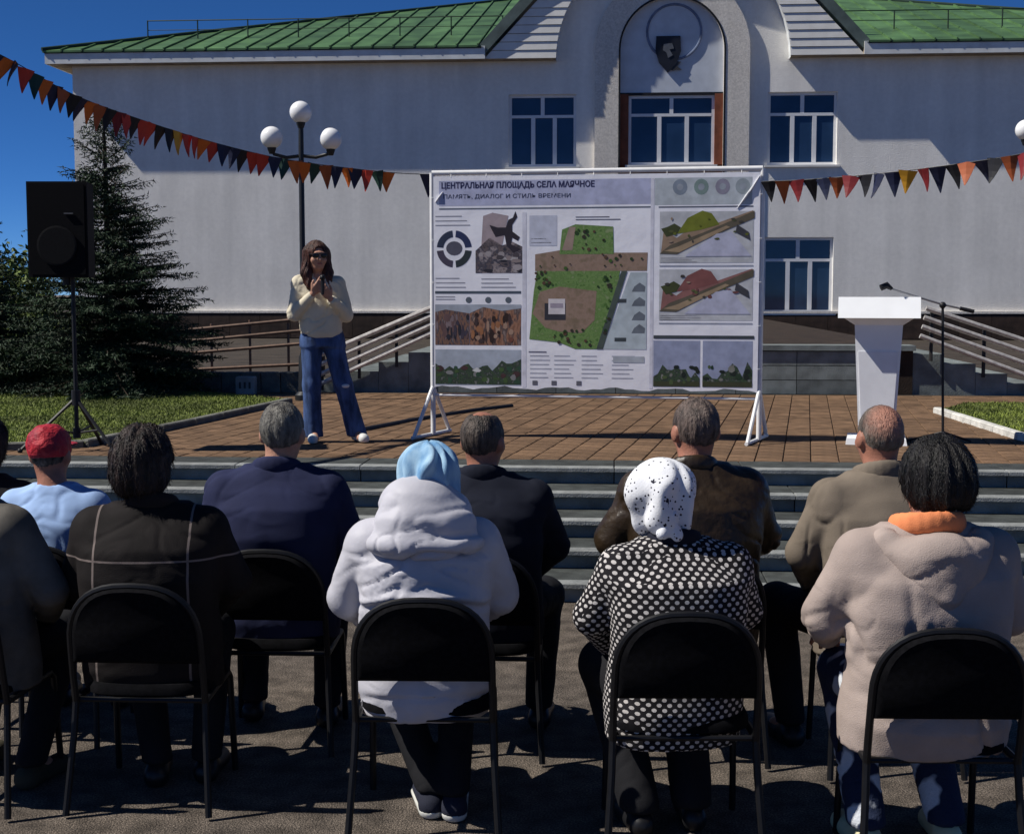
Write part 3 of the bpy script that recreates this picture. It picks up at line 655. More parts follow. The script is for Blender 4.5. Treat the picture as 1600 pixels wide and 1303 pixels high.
blobs(34, 684, 490, 738, 532, [(.02, .02, .03), (.05, .04, .06), (.20, .15, .16), (.12, .07, .07)], 1.5, 4, 4, 12, 4, 'crowd_figure')
blobs(38, 740, 488, 820, 538, [(.03, .015, .012), (.30, .13, .06), (.05, .03, .03), (.34, .22, .16), (.16, .06, .04)], 1.5, 5, 3, 13, 4, 'crowd_figure')
blobs(16, 748, 392, 822, 427, [(.02, .02, .03), (.22, .18, .18), (.06, .05, .06), (.30, .27, .28)], 3, 9, 2, 6, 3, 'collage_piece')
blobs(26, 684, 572, 820, 601, [(.012, .02, .015), (.03, .07, .04), (.05, .09, .03), (.2, .2, .2), (.06, .03, .03)], 2, 7, 2, 6, 4, 'street_shape')
pr('white_arch', (.6, .6, .6), [(742, 580), (752, 584), (757, 580), (750, 575)], 4)
# middle column: the plan
pr('column_gap', (.62, .62, .70), R4(822, 333, 828, 606), 2)
pr('map_inset', (.50, .52, .62), R4(833, 338, 876, 385), 2); smallprint(836, 374, 870, 380, 2, (.2, .2, .25)); smallprint(905, 341, 980, 345, 2, (.10, .1, .14))
gm_ = photo_mat('print_plan_green', [(.06, .14, .02), (.15, .25, .07), (.10, .19, .04), (.21, .27, .12)], 24)
gp_ = photo_mat('print_plan_paving', [(.22, .15, .10), (.28, .19, .14), (.18, .13, .08)], 14)
pr('plan_strip', navy, [(842, 424), (1015, 424), (1016, 396), (964, 396), (930, 390), (880, 392), (842, 398)], 2, gp_)
pr('plan_block', navy, [(880, 398), (964, 398), (963, 356), (905, 352), (884, 360)], 3, gm_, 'green area at the top of the plan')
pr('plan_field', navy, [(833, 530), (880, 535), (905, 545), (945, 545), (957, 505), (970, 450), (974, 424), (845, 424), (840, 455)], 3, gm_, 'large green area of the plan')
pr('plan_square', navy, [(838, 490), (858, 512), (880, 518), (915, 520), (935, 500), (938, 455), (880, 448), (850, 456)], 4, gp_, 'brown square of the plan')
pr('plan_lane', (.30, .22, .18), [(884, 392), (900, 392), (905, 356), (895, 356)], 4)
pr('plan_building', (.035, .035, .045), R4(857, 474, 890, 500), 5); pr('plan_roof', (.62, .58, .60), R4(863, 467, 889, 491), 6); pr('plan_roof_strip', (.32, .28, .34), R4(866, 474, 886, 481), 7)
pr('plan_road', (.06, .08, .07), [(938, 545), (948, 545), (985, 424), (976, 424)], 5)
for i in range(80):
    x, y = random.choice([(random.uniform(842, 872), random.uniform(425, 450)), (random.uniform(940, 962), random.uniform(430, 520)), (random.uniform(845, 940), random.uniform(515, 540)), (random.uniform(885, 960), random.uniform(358, 395)), (random.uniform(845, 1012), random.uniform(398, 424))])
    r_ = random.uniform(1.3, 3.4); pr('plan_tree', random.choice([(.02, .05, .012), (.05, .11, .02), (.035, .03, .02), (.09, .05, .03)]), [(x + r_ * math.cos(t * math.pi / 3), y - r_ * math.sin(t * math.pi / 3)) for t in range(6)], 8)
pr('map_legend', (.42, .48, .52), [(948, 545), (1015, 545), (1015, 426), (990, 426)], 3)
for y in (448, 470, 492, 512): pr('legend_sketch', (.13, .15, .18), [(992, y + 8), (1012, y + 8), (1013, y), (1004, y - 6), (996, y)], 4)
for y in (470, 530): pr('legend_mark', (.05, .06, .07), R4(966, y - 3, 984, y + 3), 4)
pr('rule', (.14, .14, .2), R4(832, 549, 860, 551), 2)
for x in (834, 872, 915, 962): smallprint(x, 556, x + 36, 590, 6, (.36, .37, .44))
pr('table_field', (.38, .41, .46), R4(964, 556, 1012, 566), 3)
for x in (838, 868, 907): pr('icon', (.12, .12, .15), R4(x, 595, x + 8, 602), 3)
# right column
def concept(dy, ground, hill, nm):
    pr('render_picture', (.46, .47, .50), R4(1034, 334 + dy, 1175, 412 + dy), 2)
    pr('render_ground', ground, [(1036, 398 + dy), (1062, 398 + dy), (1130, 362 + dy), (1175, 340 + dy), (1174, 333 + dy), (1120, 352 + dy), (1092, 350 + dy), (1060, 374 + dy), (1040, 362 + dy)], 3)
    pr('render_mound', hill, [(1060, 368 + dy), (1076, 344 + dy), (1098, 333 + dy), (1112, 337 + dy), (1124, 354 + dy), (1096, 362 + dy)], 4)
    pr('render_trees', (.05, .06, .02), [(1036, 360 + dy), (1046, 357 + dy), (1056, 352 + dy), (1066, 358 + dy), (1060, 368 + dy), (1044, 372 + dy)], 5)
    pr('render_road', (.10, .085, .06), [(1034, 398 + dy), (1060, 399 + dy), (1104, 376 + dy), (1176, 345 + dy), (1176, 334 + dy), (1100, 366 + dy), (1050, 385 + dy)], 5)
    pr('render_path', (.30, .22, .14), [(1040, 394 + dy), (1064, 396 + dy), (1140, 358 + dy), (1134, 356 + dy), (1060, 388 + dy)], 6)
    pr('render_wedge', (.42, .43, .55), [(1072, 402 + dy), (1172, 402 + dy), (1142, 365 + dy), (1120, 368 + dy)], 6)
    pr('render_house', (.05, .05, .06), [(1148, 366 + dy), (1170, 378 + dy), (1168, 366 + dy), (1150, 354 + dy)], 7)
    blobs(14, 1042, 342 + dy, 1170, 382 + dy, [(.08, .09, .03), (.30, .22, .16), (.05, .045, .04), tuple(v * .7 for v in hill)], 1.5, 5, 1, 3, 8, 'render_detail')
    smallprint(1036, 405 + dy, 1100, 411 + dy, 3, (.36, .36, .42)); pr('rule', (.32, .34, .42), R4(1034, 415.5 + dy, 1175, 417.5 + dy), 3)
concept(0, (.27, .19, .13), (.15, .17, .02), 'a'); concept(88, (.24, .11, .10), (.20, .075, .07), 'b')
pr('rule', (.05, .06, .07), R4(1026, 523, 1178, 528), 4)
for x0, x1 in ((1026, 1097), (1101, 1176)):
    pr('park_photo', (.27, .30, .43), R4(x0, 531, x1, 602), 2)
    jag = [(x0, 602)] + [(x0 + i * (x1 - x0) / 10, 578 + random.uniform(-16, 12)) for i in range(11)] + [(x1, 602)]
    pr('park_trees', navy, jag, 3, tr_m); pr('park_lawn', (.045, .05, .025), R4(x0, 594, x1, 602), 4); blobs(12, x0, 568, x1, 600, [(.02, .04, .02), (.07, .10, .04), (.012, .018, .014), (.18, .18, .16)], 2, 6, 2, 6, 5, 'park_shape')
# corner folds and ties of the sheet
m_fold = M('vinyl_fold', (.78, .78, .80), .3, .03)
for pts in ([(684, 316), (696, 300)], [(1160, 318), (1183, 281)], [(1150, 330), (1176, 292)]):
    a_, b_ = [Vector(bp(x, y, .012)) for x, y in pts]; MB().tube([a_, a_.lerp(b_, .5) + Vector((0, -.006, 0)), b_], [.003, .009, .004], 6).build('fold', m_fold, sheet_o, True, True)
for i in range(9):
    x = PX0 + (PX1 - PX0) * (i + .5) / 9; a_ = Vector(bp(x, 277, 0)); MB().tube([a_, (a_.x, -.0, btop + .022), (a_.x + .004, .026, btop - .01)], .003, 5).build('tie', m_alu, bs_, True, True)
for i in range(5):
    y = PY0 + (PY1 - PY0) * (i + .5) / 5
    for x, xx in ((PX0, 0), (PX1, BW)): a_ = Vector(bp(x, y, 0)); MB().tube([a_, (xx, -.026, a_.z)], .003, 5).build('tie', m_alu, bs_, True, True)

# lectern ------------------------------------------------------------
pbz = at(1374, 457, 11.75); pt = thing('lectern', 'white lectern with a broad slanted top and tapering column', 'lectern', (pbz.x, pbz.y, ZP), BETA + R(-14))
m_white = M('white_laminate', (.80, .81, .82), .4, .03, 5)
k_ = 11.75 / FPX; zz_ = lambda y: CAMH + (457 - y) * k_ - ZP
hw_ = 61 * k_
tpz0, tpz1 = zz_(496), zz_(464)
MB().add([(-hw_, -.30, tpz0), (hw_, -.30, tpz0), (hw_, .18, tpz0 + .03), (-hw_, .18, tpz0 + .03), (-hw_, -.21, tpz1), (hw_, -.21, tpz1), (hw_, .18, tpz1 - .05), (-hw_, .18, tpz1 - .05)],
         [(3, 2, 1, 0), (4, 5, 6, 7), (0, 1, 5, 4), (1, 2, 6, 5), (2, 3, 7, 6), (3, 0, 4, 7)]).build('top_slab', m_white, pt, local=True)
def frustum(z0, z1, w0, w1, y0, y1, name, m, b0=.1, b1=.1):
    return MB().add([(-w0, y0, z0), (w0, y0, z0), (w0, b0, z0), (-w0, b0, z0), (-w1, y1, z1), (w1, y1, z1), (w1, b1, z1), (-w1, b1, z1)], [(3, 2, 1, 0), (4, 5, 6, 7), (0, 1, 5, 4), (1, 2, 6, 5), (2, 3, 7, 6), (3, 0, 4, 7)]).build(name, m, pt, local=True)
frustum(.05, tpz0 - .06, 27 * k_, 36 * k_, -.13, -.15, 'column', m_white)
frustum(tpz0 - .06, tpz0 - .002, 36 * k_, 52 * k_, -.15, -.22, 'neck', m_white)
frustum(0, .05, 46 * k_, 44 * k_, -.26, -.25, 'base', m_white, .24, .23)
zc0, zc1 = .09, zz_(548)
frustum(zc0, zc1, 23 * k_, 30 * k_, -.142, -.152, 'front_panel', M('white_panel', (.72, .73, .76), .5, .04, 9), -.128, -.14)
# microphone stand
ms = onZ(1473, 694, ZP); mt = thing('microphone_stand', 'black microphone stand with a boom reaching over the lectern', 'microphone stand', tuple(ms))
mD = (ms - CAM).dot(_fh); P = lambda x, y, dy=0: at(x, y, mD + dy)
MB().tube([(ms.x, ms.y, ZP + .03), P(1473, 474)], .011, 8).build('pole', m_black, mt, smooth=True)
MB().sphere(P(1473, 477), .028, 10, 8).build('boom_clamp', m_black, mt, smooth=True)
MB().tube([P(1394, 452, .05), P(1440, 466, .02), P(1473, 476), P(1518, 486, -.05)], .008, 8).build('boom', M('chrome_boom', (.28, .28, .29), .3, .1, metal=.6), mt, smooth=True)
MB().tube([P(1500, 482, -.03), P(1522, 487, -.05)], .016, 8).build('counterweight', m_black, mt, smooth=True)
MB().tube([P(1376, 450, .06), P(1386, 446, .06), P(1394, 452, .05)], [.026, .03, .014], 10).build('microphone', m_black, mt, smooth=True)
for ang in (R(30), R(150), R(270)): MB().tube([(ms.x, ms.y, ZP + .1), (ms.x + .3 * math.cos(ang), ms.y + .3 * math.sin(ang), ZP + .012)], .01, 6).build('leg', m_black, mt, smooth=True)

# bunting -------------------------------------------------------------
FC = {'red': (.42, .035, .02), 'orange': (.50, .11, .015), 'navy': (.012, .016, .045), 'green': (.012, .04, .03), 'black': (.01, .01, .013), 'yellow': (.55, .27, .02), 'maroon': (.16, .012, .015), 'rust': (.30, .07, .02)}
FM = {k: M('flag_' + k, v, .6, .12, 15) for k, v in FC.items()}
def flag_mesh(c, w_, h_):
    mb = MB(); vs_ = []; n = 4
    for i in range(n + 1):
        t = i / n; ww = w_ / 2 * (1 - t) + .004; y = .018 * math.sin(t * 2.4)
        vs_ += [(-ww, y, -h_ * t), (0, y - .012 * (1 - t), -h_ * t), (ww, y, -h_ * t)]
    fs = [(i * 3 + k, (i + 1) * 3 + k, (i + 1) * 3 + k + 1, i * 3 + k + 1) for i in range(n) for k in range(2)]
    mb.add(vs_, fs); mb.add([(x, y + .003, z) for x, y, z in vs_], [f[::-1] for f in fs]); return mb.mesh('flag', FM[c])
FME = {c: flag_mesh(c, .155, .205) for c in FC}
def bunting(pts, seq, label, n, gaps=()):
    C = [at(*p) for p in pts]; t = thing('bunting', label, 'bunting', tuple(C[0]), 0, 'strings of pennants')
    S_ = []
    for i in range(len(C) - 1):
        p0, p1, p2, p3 = C[max(i - 1, 0)], C[i], C[i + 1], C[min(i + 2, len(C) - 1)]
        for k in range(12):
            u = k / 12; S_.append(.5 * ((2 * p1) + (p2 - p0) * u + (2 * p0 - 5 * p1 + 4 * p2 - p3) * u * u + (3 * p1 - p0 - 3 * p2 + p3) * u ** 3))
    S_.append(C[-1]); MB().tube(S_, .0035, 5).build('cord', m_black, t)
    L_ = [0]
    for a, b in zip(S_[:-1], S_[1:]): L_.append(L_[-1] + (b - a).length)
    for i in range(n):
        if i in gaps: continue
        s = L_[-1] * (i + .5) / n; j = max(k for k in range(len(L_)) if L_[k] <= s); j = min(j, len(S_) - 2)
        u = (s - L_[j]) / (L_[j + 1] - L_[j]); p = S_[j].lerp(S_[j + 1], u); d = S_[j + 1] - S_[j]
        q_ = p - CAM; qx = CX + FPX * q_.dot(_rt) / q_.dot(_fw)
        if 614 < qx < 660: continue
        o = link('flag', FME[seq[i % len(seq)]], t); o.location = p - C[0]
        hd = Vector((d.x, d.y, 0)).normalized(); yaw = math.atan2(hd.y, hd.x) + random.gauss(0, .28)
        o.rotation_euler = (random.gauss(.0, .2), -math.atan2(d.z, math.hypot(d.x, d.y)) * .75 + random.gauss(0, .1), yaw)
        o.scale = (random.uniform(.78, .92), 1, random.uniform(.82, 1.0))
bunting([(-260, -5, 9.3), (-120, 38, 9.9), (0, 86, 10.4), (110, 146, 10.9), (210, 184, 11.4), (330, 222, 12.0), (450, 250, 12.25), (600, 269, 12.28), (676, 273, 12.32)],
        ['red', 'orange', 'red', 'navy', 'navy', 'black', 'red', 'red', 'navy', 'green', 'orange', 'orange', 'green', 'rust', 'navy', 'orange', 'navy', 'red', 'green', 'orange', 'navy', 'rust', 'black', 'navy', 'orange', 'rust', 'black', 'maroon', 'red', 'black', 'red', 'red', 'black', 'black', 'yellow', 'red'],
        'string of red, orange and dark pennants sloping from upper left to the banner', 60)
bunting([(1190, 284, 11.7), (1260, 281, 11.5), (1380, 271, 11.1), (1500, 256, 10.7), (1600, 240, 10.3), (1760, 205, 9.7)], ['black', 'rust', 'maroon', 'black', 'navy', 'rust', 'maroon', 'black', 'navy', 'navy', 'yellow', 'maroon', 'navy', 'black', 'rust', 'navy'],
        'string of dark, red and yellow pennants right of the banner', 25)

# chairs --------------------------------------------------------------
m_fab = M('black_chair_fabric', (.004, .004, .005), .95, .3, 60, .3, 400, .08, bd=.003)
m_tube = M('black_chair_tube', (.006, .006, .007), .45, .2, 20, spec=.3)
def arcpad(w_, zb_, zt, inset=0):
    w2 = w_ / 2 - inset; n = 20; pts = [(-w2, zb_ + inset), (w2, zb_ + inset)]; zm = zt - inset - .21
    for k in range(n + 1):
        a = math.pi * k / n; c_, s_ = math.cos(a), math.sin(a)
        pts.append((w2 * math.copysign(abs(c_) ** .75, c_), zm + .21 * abs(s_) ** .9))
    return pts
def bent(pts, y0, lean, bow, th):
    mb = MB(); n = len(pts); cz = sum(p[1] for p in pts) / n
    f = lambda x, z, o: (x, y0 - (z - .56) * lean - bow * (1 - (x / .24) ** 2) + o, z)
    rings = [(1.0, -th * .25), (.97, -th * .5), (.90, -th * .5), (0.97, th * .5), (1.0, th * .25)]
    def ringv(s, o): return [f(x * s, cz + (z - cz) * s, o) for x, z in pts]
    vs_ = ringv(.9, -th * .62) + ringv(1, -th * .2) + ringv(1, th * .2) + ringv(.9, th * .62)
    fs = [tuple(range(n - 1, -1, -1))[::-1], tuple(range(4 * n - 1, 3 * n - 1, -1))]
    for r_ in range(3): fs += [(r_ * n + i, (r_ + 1) * n + i, (r_ + 1) * n + (i + 1) % n, r_ * n + (i + 1) % n) for i in range(n)]
    return mb.add(vs_, fs)
def chair_parts():
    P_ = []
    P_.append(('backrest', bent(arcpad(.448, .555, .832), -.235, .16, .018, .035).mesh('backrest', m_fab, True)))
    pts = [(x, z) for x, z in arcpad(.46, .56, .838)][2:]
    f = lambda x, z: (x, -.235 - (z - .56) * .16 - .01 * (1 - (x / .24) ** 2), z)
    path = [(.232, -.20, .40), (.232, -.222, .50)] + [f(x, z) for x, z in pts] + [(-.232, -.222, .50), (-.232, -.20, .40)]
    P_.append(('back_frame', MB().tube(path, .0125, 8).mesh('back_frame', m_tube, True)))
    seat = []; n = 32
    for k in range(n):
        a = 2 * math.pi * k / n; c_, s_ = math.cos(a), math.sin(a); seat.append((.232 * math.copysign(abs(c_) ** .5, c_), .02 + .215 * math.copysign(abs(s_) ** .6, s_)))
    mb = MB(); lv = [(.93, .415), (1, .425), (1, .445), (.95, .462), (.6, .466)]
    vs_ = [(x * s, .02 + (y - .02) * s, z) for s, z in lv for x, y in seat]
    fs = [tuple(range(n - 1, -1, -1)), tuple(range(4 * n, 5 * n))] + [(r_ * n + i, r_ * n + (i + 1) % n, (r_ + 1) * n + (i + 1) % n, (r_ + 1) * n + i) for r_ in range(4) for i in range(n)]
    P_.append(('seat', mb.add(vs_, fs).mesh('seat', m_fab, True)))
    for s in (-1, 1):
        P_.append(('leg', MB().tube([(s * .232, -.20, .41), (s * .236, -.215, .3), (s * .255, -.27, .012)], .0125, 8).mesh('leg', m_tube, True)))
        P_.append(('leg', MB().tube([(s * .232, -.20, .41), (s * .222, .17, .415), (s * .222, .2, .39), (s * .228, .235, .012)], .0125, 8).mesh('leg', m_tube, True)))
    P_.append(('stretcher', MB().tube([(-.232, -.19, .408), (.232, -.19, .408)], .010, 8).mesh('stretcher', m_tube, True)))
    return P_
CP = chair_parts()
def chair(loc, rz, label):
    t = thing('stacking_chair', label, 'chair', loc, rz, 'black chairs of the audience')
    for nm, me in CP: link(nm, me, t)
    return t
# ================================================================== TREES
m_bark = M('spruce_bark', (.05, .035, .025), .95, .3, 20, .6, 60)
m_need = M('spruce_needles', (.018, .036, .016), .7, .45, 3, objvar=.45)
m_leaf = M('young_leaves', (.085, .12, .025), .6, .35, 4, objvar=.4)
m_dleaf = M('dark_leaves', (.025, .045, .016), .6, .35, 4, objvar=.4)
def spruce(base, H, Rm, label, seed, dens=1.0):
    rg_ = np.random.default_rng(seed); t = thing('spruce_tree', label, 'spruce', tuple(base)); b = Vector(base)
    MB().tube([b, b + Vector((.02, 0, H * .5)), b + Vector((0, 0, H * .98))], [.09, .05, .012], 8).build('trunk', m_bark, t, smooth=True)
    V, RN, lb_ = [], [], []
    nw = int(33 * dens); limbs = MB()
    for wI in range(nw):
        u = (wI + .3) / nw; z = .12 + (H - .16) * u; rr = Rm * (1 - u) ** .98 * rg_.uniform(.82, 1.1) + .07
        nbr = int(8 + 6 * (1 - u))
        for k in range(nbr):
            az = rg_.uniform(0, 2 * math.pi); L = rr * rg_.uniform(.68, 1.12); zt = z + rg_.uniform(-.03, .03)
            d = np.array([math.cos(az), math.sin(az), 0.]); sd = np.array([-d[1], d[0], 0.])
            s = np.linspace(.08, 1, max(5, int(L / .045)))
            up0 = .5 if u > .8 else .16
            ax = d[None] * (s * L)[:, None]; ax[:, 2] = zt + L * (up0 * s - .42 * s ** 2 * (1 - u) + .16 * s ** 4)
            if L > .35: limbs.tube([tuple(ax[i] + np.array(base) * [1, 1, 1]) for i in (0, len(s) // 2, len(s) - 1)], [.012, .008, .003], 4, False)
            for i in range(len(s)):
                for sgn in (-1, 1):
                    l2 = min(.22, .34 * L * (1 - s[i] * .75)) * rg_.uniform(.6, 1.15) + .03
                    tw = d * .75 + sd * sgn * .75 + np.array([0, 0, rg_.uniform(-.35, .12)]); tw /= np.linalg.norm(tw)
                    n_n = max(3, int(l2 / .022)); q = ax[i] + tw[None] * np.linspace(0, l2, n_n)[:, None]
                    nd = tw[None] * .7 + rg_.normal(0, .55, (n_n, 3)); nd /= np.linalg.norm(nd, axis=1)[:, None]
                    ln_ = rg_.uniform(.035, .07, n_n)[:, None]; wd = np.cross(nd, rg_.normal(0, 1, (n_n, 3))); wd /= np.linalg.norm(wd, axis=1)[:, None] + 1e-6; wd *= .0085
                    V.append(np.stack([q - wd, q + wd, q + nd * ln_], 1).reshape(-1, 3)); RN.append(np.full(3 * n_n, rg_.random()))
    V = np.concatenate(V); RN = np.concatenate(RN).astype(np.float32)
    me = np_mesh('crown', V, np.arange(len(V)).reshape(-1, 3), m_need, False); a = me.attributes.new('rnd', 'FLOAT', 'POINT'); a.data.foreach_set('value', RN)
    link('crown', me, t); limbs.build('limbs', m_bark, t)
    return t
def bush(base, H, rx, label, seed, mat, n=7000, leaf=.04, cat='shrub', name='shrub'):
    rg_ = np.random.default_rng(seed); t = thing(name, label, cat, tuple(base)); b = Vector(base)
    tips = []; mb = MB()
    for i in range(34):
        az = rg_.uniform(0, 6.28); r = rx * math.sqrt(rg_.random()) * .85; z = H * rg_.uniform(.25, .95) * (1 - .35 * (r / rx) ** 2)
        e = Vector((r * math.cos(az), r * math.sin(az), z)); tips.append(e)
        mb.tube([b + Vector((rg_.normal(0, .03), rg_.normal(0, .03), 0)), b + Vector((e.x * .4, e.y * .4, e.z * .55)), b + e], [.02, .012, .004], 5)
    mb.build('trunk', m_bark, t)
    T = np.array([tuple(e) for e in tips]); c = T[rg_.integers(0, len(T), n)] + rg_.normal(0, 1, (n, 3)) * np.array([rx * .17, rx * .17, H * .09])
    c[:, 2] = np.clip(c[:, 2], .02, None)
    u_ = rg_.normal(0, 1, (n, 3)); u_ /= np.linalg.norm(u_, axis=1)[:, None]; v_ = np.cross(u_, rg_.normal(0, 1, (n, 3))); v_ /= np.linalg.norm(v_, axis=1)[:, None]
    s = leaf * rg_.uniform(.6, 1.3, n)[:, None]
    V = np.stack([c - u_ * s, c + v_ * s * .5, c + u_ * s, c - v_ * s * .5], 1).reshape(-1, 3)
    me = np_mesh('crown', V, np.arange(4 * n).reshape(-1, 4), mat, False); a = me.attributes.new('rnd', 'FLOAT', 'POINT'); a.data.foreach_set('value', np.repeat(rg_.random(n).astype(np.float32), 4))
    link('crown', me, t); return t
def gbase(px, D): p = at(px, 600, D); return Vector((p.x, p.y, ZP - .02))
zat = lambda y, D: CAMH + (457 - y) * D / FPX - ZP
spruce(gbase(172, 17.2), zat(172, 17.2), 1.55, 'dark spruce with pointed top behind the loudspeaker', 3, 1.1)
spruce(gbase(-25, 18.6), zat(325, 18.6), .95, 'shorter dark spruce at the left edge', 5, .8)
bush(gbase(70, 19.5), zat(475, 19.5), .7, 'yellow green leafy shrub between the two spruces', 11, m_leaf, 6000, .045)
bush(gbase(18, 26), zat(395, 26), .8, 'young pale green tree at the left edge behind the spruce', 12, m_leaf, 5000, .06, 'tree', 'young_tree')
bush(gbase(120, 18.2), zat(520, 18.2), .7, 'low dark shrub in front of the spruce trunk', 13, m_dleaf, 6000, .035)
bush(gbase(262, 17.4), zat(560, 17.4), .42, 'small dark shrub at the right foot of the spruce', 14, m_dleaf, 3500, .03)
bush(gbase(10, 17.3), zat(530, 17.3), .55, 'dark low shrub at the left edge of the lawn', 15, m_dleaf, 4500, .035)
# ================================================================== PEOPLE (smooth bodies and clothes grown from blended limbs)
LAT = rng.random((32, 32, 32)).astype(np.float32)
def vnoise(p):
    i = np.floor(p).astype(int); f = p - i; f = f * f * (3 - 2 * f); i &= 31; j = (i + 1) & 31
    g_ = lambda a, b, c: LAT[a, b, c]
    x0, y0, z0 = i.T; x1, y1, z1 = j.T; fx, fy, fz = f.T
    return ((g_(x0, y0, z0) * (1 - fx) + g_(x1, y0, z0) * fx) * (1 - fy) + (g_(x0, y1, z0) * (1 - fx) + g_(x1, y1, z0) * fx) * fy) * (1 - fz) + \
           ((g_(x0, y0, z1) * (1 - fx) + g_(x1, y0, z1) * fx) * (1 - fy) + (g_(x0, y1, z1) * (1 - fx) + g_(x1, y1, z1) * fx) * fy) * fz
class SDF:
    def __init__(s, lo, hi, h):
        s.lo = np.array(lo, np.float32); s.h = h; s.n = [int(math.ceil((b - a) / h)) + 1 for a, b in zip(lo, hi)]
        s.ax = [(s.lo[i] + h * np.arange(s.n[i])).astype(np.float32) for i in range(3)]
        s.F = np.full(s.n, .5, np.float32)
    def _blk(s, lo, hi):
        sl_ = []
        for i in range(3):
            a = max(0, int((lo[i] - s.lo[i]) / s.h)); b = min(s.n[i], int((hi[i] - s.lo[i]) / s.h) + 2)
            if a >= b: return None, None
            sl_.append(slice(a, b))
        return tuple(sl_), (s.ax[0][sl_[0]][:, None, None], s.ax[1][sl_[1]][None, :, None], s.ax[2][sl_[2]][None, None, :])
    def _mix(s, sl_, d, k, sub):
        A = s.F[sl_]
        if sub: s.F[sl_] = np.maximum(A, -d); return
        if k <= 0: s.F[sl_] = np.minimum(A, d); return
        hh_ = np.maximum(k - np.abs(A - d), 0) / k; s.F[sl_] = np.minimum(A, d) - hh_ * hh_ * k * .25
    def cone(s, a, b, ra, rb, k=.03, sc=(1, 1, 1), sub=False):
        a = np.array(a, float); b = np.array(b, float); m = max(ra, rb) * max(1 / min(sc), 1) + k + 3 * s.h
        sl_, g_ = s._blk(np.minimum(a, b) - m, np.maximum(a, b) + m)
        if sl_ is None: return s
        ba = (b - a) * sc; L2 = float(ba @ ba) + 1e-9
        q = [(g_[i] - a[i]) * sc[i] for i in range(3)]
        t = np.clip((q[0] * ba[0] + q[1] * ba[1] + q[2] * ba[2]) / L2, 0, 1)
        d = np.sqrt((q[0] - t * ba[0]) ** 2 + (q[1] - t * ba[1]) ** 2 + (q[2] - t * ba[2]) ** 2) - (ra + (rb - ra) * t)
        s._mix(sl_, d, k, sub); return s
    def ell(s, c, r, k=.03, Rm=None, sub=False):
        c = np.array(c, float); m = max(r) + k + 3 * s.h; sl_, g_ = s._blk(c - m, c + m)
        if sl_ is None: return s
        q = [g_[i] - c[i] for i in range(3)]
        if Rm is not None: q = [q[0] * Rm[0][i] + q[1] * Rm[1][i] + q[2] * Rm[2][i] for i in range(3)]
        k0 = np.sqrt((q[0] / r[0]) ** 2 + (q[1] / r[1]) ** 2 + (q[2] / r[2]) ** 2) + 1e-6
        k1 = np.sqrt((q[0] / r[0] ** 2) ** 2 + (q[1] / r[1] ** 2) ** 2 + (q[2] / r[2] ** 2) ** 2) + 1e-6
        s._mix(sl_, k0 * (k0 - 1) / k1, k, sub); return s
    def prof(s, zs_, a, b, cx, cy, k=.03, p=2.4):
        m = .08 + k; sl_, g_ = s._blk((-max(a) - m + min(cx), -max(b) - m + min(cy), zs_[0] - m), (max(a) + m + max(cx), max(b) + m + max(cy), zs_[-1] + m))
        z = g_[2]; I = lambda v: np.interp(z, zs_, v); A, B = I(a), I(b)
        r = ((np.abs(g_[0] - I(cx)) / A) ** p + (np.abs(g_[1] - I(cy)) / B) ** p) ** (1 / p)
        d = (r - 1) * np.minimum(A, B); d = np.maximum(d, np.maximum(z - zs_[-1], zs_[0] - z)); s._mix(sl_, d, k, False); return s
    def cut(s, ax, v, side):                                   # keep the side > or < of a plane
        g_ = s.ax[ax].reshape([-1 if i == ax else 1 for i in range(3)]); s.F = np.maximum(s.F, (v - g_) if side > 0 else (g_ - v)); return s
    def mesh(s, smooth=2):
        F = s.F; F[0] = F[-1] = .5; F[:, 0] = F[:, -1] = .5; F[:, :, 0] = F[:, :, -1] = .5
        inn = F < 0; nx, ny, nz = s.n
        c = [(i, j, k) for i in (0, 1) for j in (0, 1) for k in (0, 1)]
        cnt_ = sum(inn[i:nx - 1 + i, j:ny - 1 + j, k:nz - 1 + k].astype(np.int8) for i, j, k in c)
        act = (cnt_ > 0) & (cnt_ < 8); idx = np.argwhere(act); N = len(idx); vid = np.full(act.shape, -1, np.int32); vid[act] = np.arange(N)
        P = np.zeros((N, 3)); Wt = np.zeros(N)
        for a, ca in enumerate(c):
            for cb in c[a + 1:]:
                if sum(abs(p - q) for p, q in zip(ca, cb)) != 1: continue
                fa = F[tuple((idx + ca).T)]; fb = F[tuple((idx + cb).T)]; m = (fa < 0) != (fb < 0)
                t = np.where(m, fa / (fa - fb + 1e-12), 0)[:, None]; P += np.where(m[:, None], np.array(ca) + (np.array(cb) - np.array(ca)) * t, 0); Wt += m
        V = (P / Wt[:, None] + idx) * s.h + s.lo; Q = []
        for ax in range(3):
            o1, o2 = [(1, 2), (2, 0), (0, 1)][ax]; sh = [nx, ny, nz]; A = [slice(0, n_) for n_ in sh]; B = list(A); A[ax] = slice(0, sh[ax] - 1); B[ax] = slice(1, sh[ax])
            e = np.argwhere(inn[tuple(A)] != inn[tuple(B)]); e = e[(e[:, o1] > 0) & (e[:, o2] > 0) & (e[:, o1] < sh[o1] - 1) & (e[:, o2] < sh[o2] - 1)]
            fl_ = inn[tuple(e.T)]; d1 = np.zeros(3, int); d1[o1] = 1; d2 = np.zeros(3, int); d2[o2] = 1
            q = np.stack([vid[tuple((e - d1 - d2).T)], vid[tuple((e - d2).T)], vid[tuple(e.T)], vid[tuple((e - d1).T)]], 1); q[~fl_] = q[~fl_][:, ::-1]; Q.append(q)
        Q = np.concatenate(Q); Q = Q[(Q >= 0).all(1)]
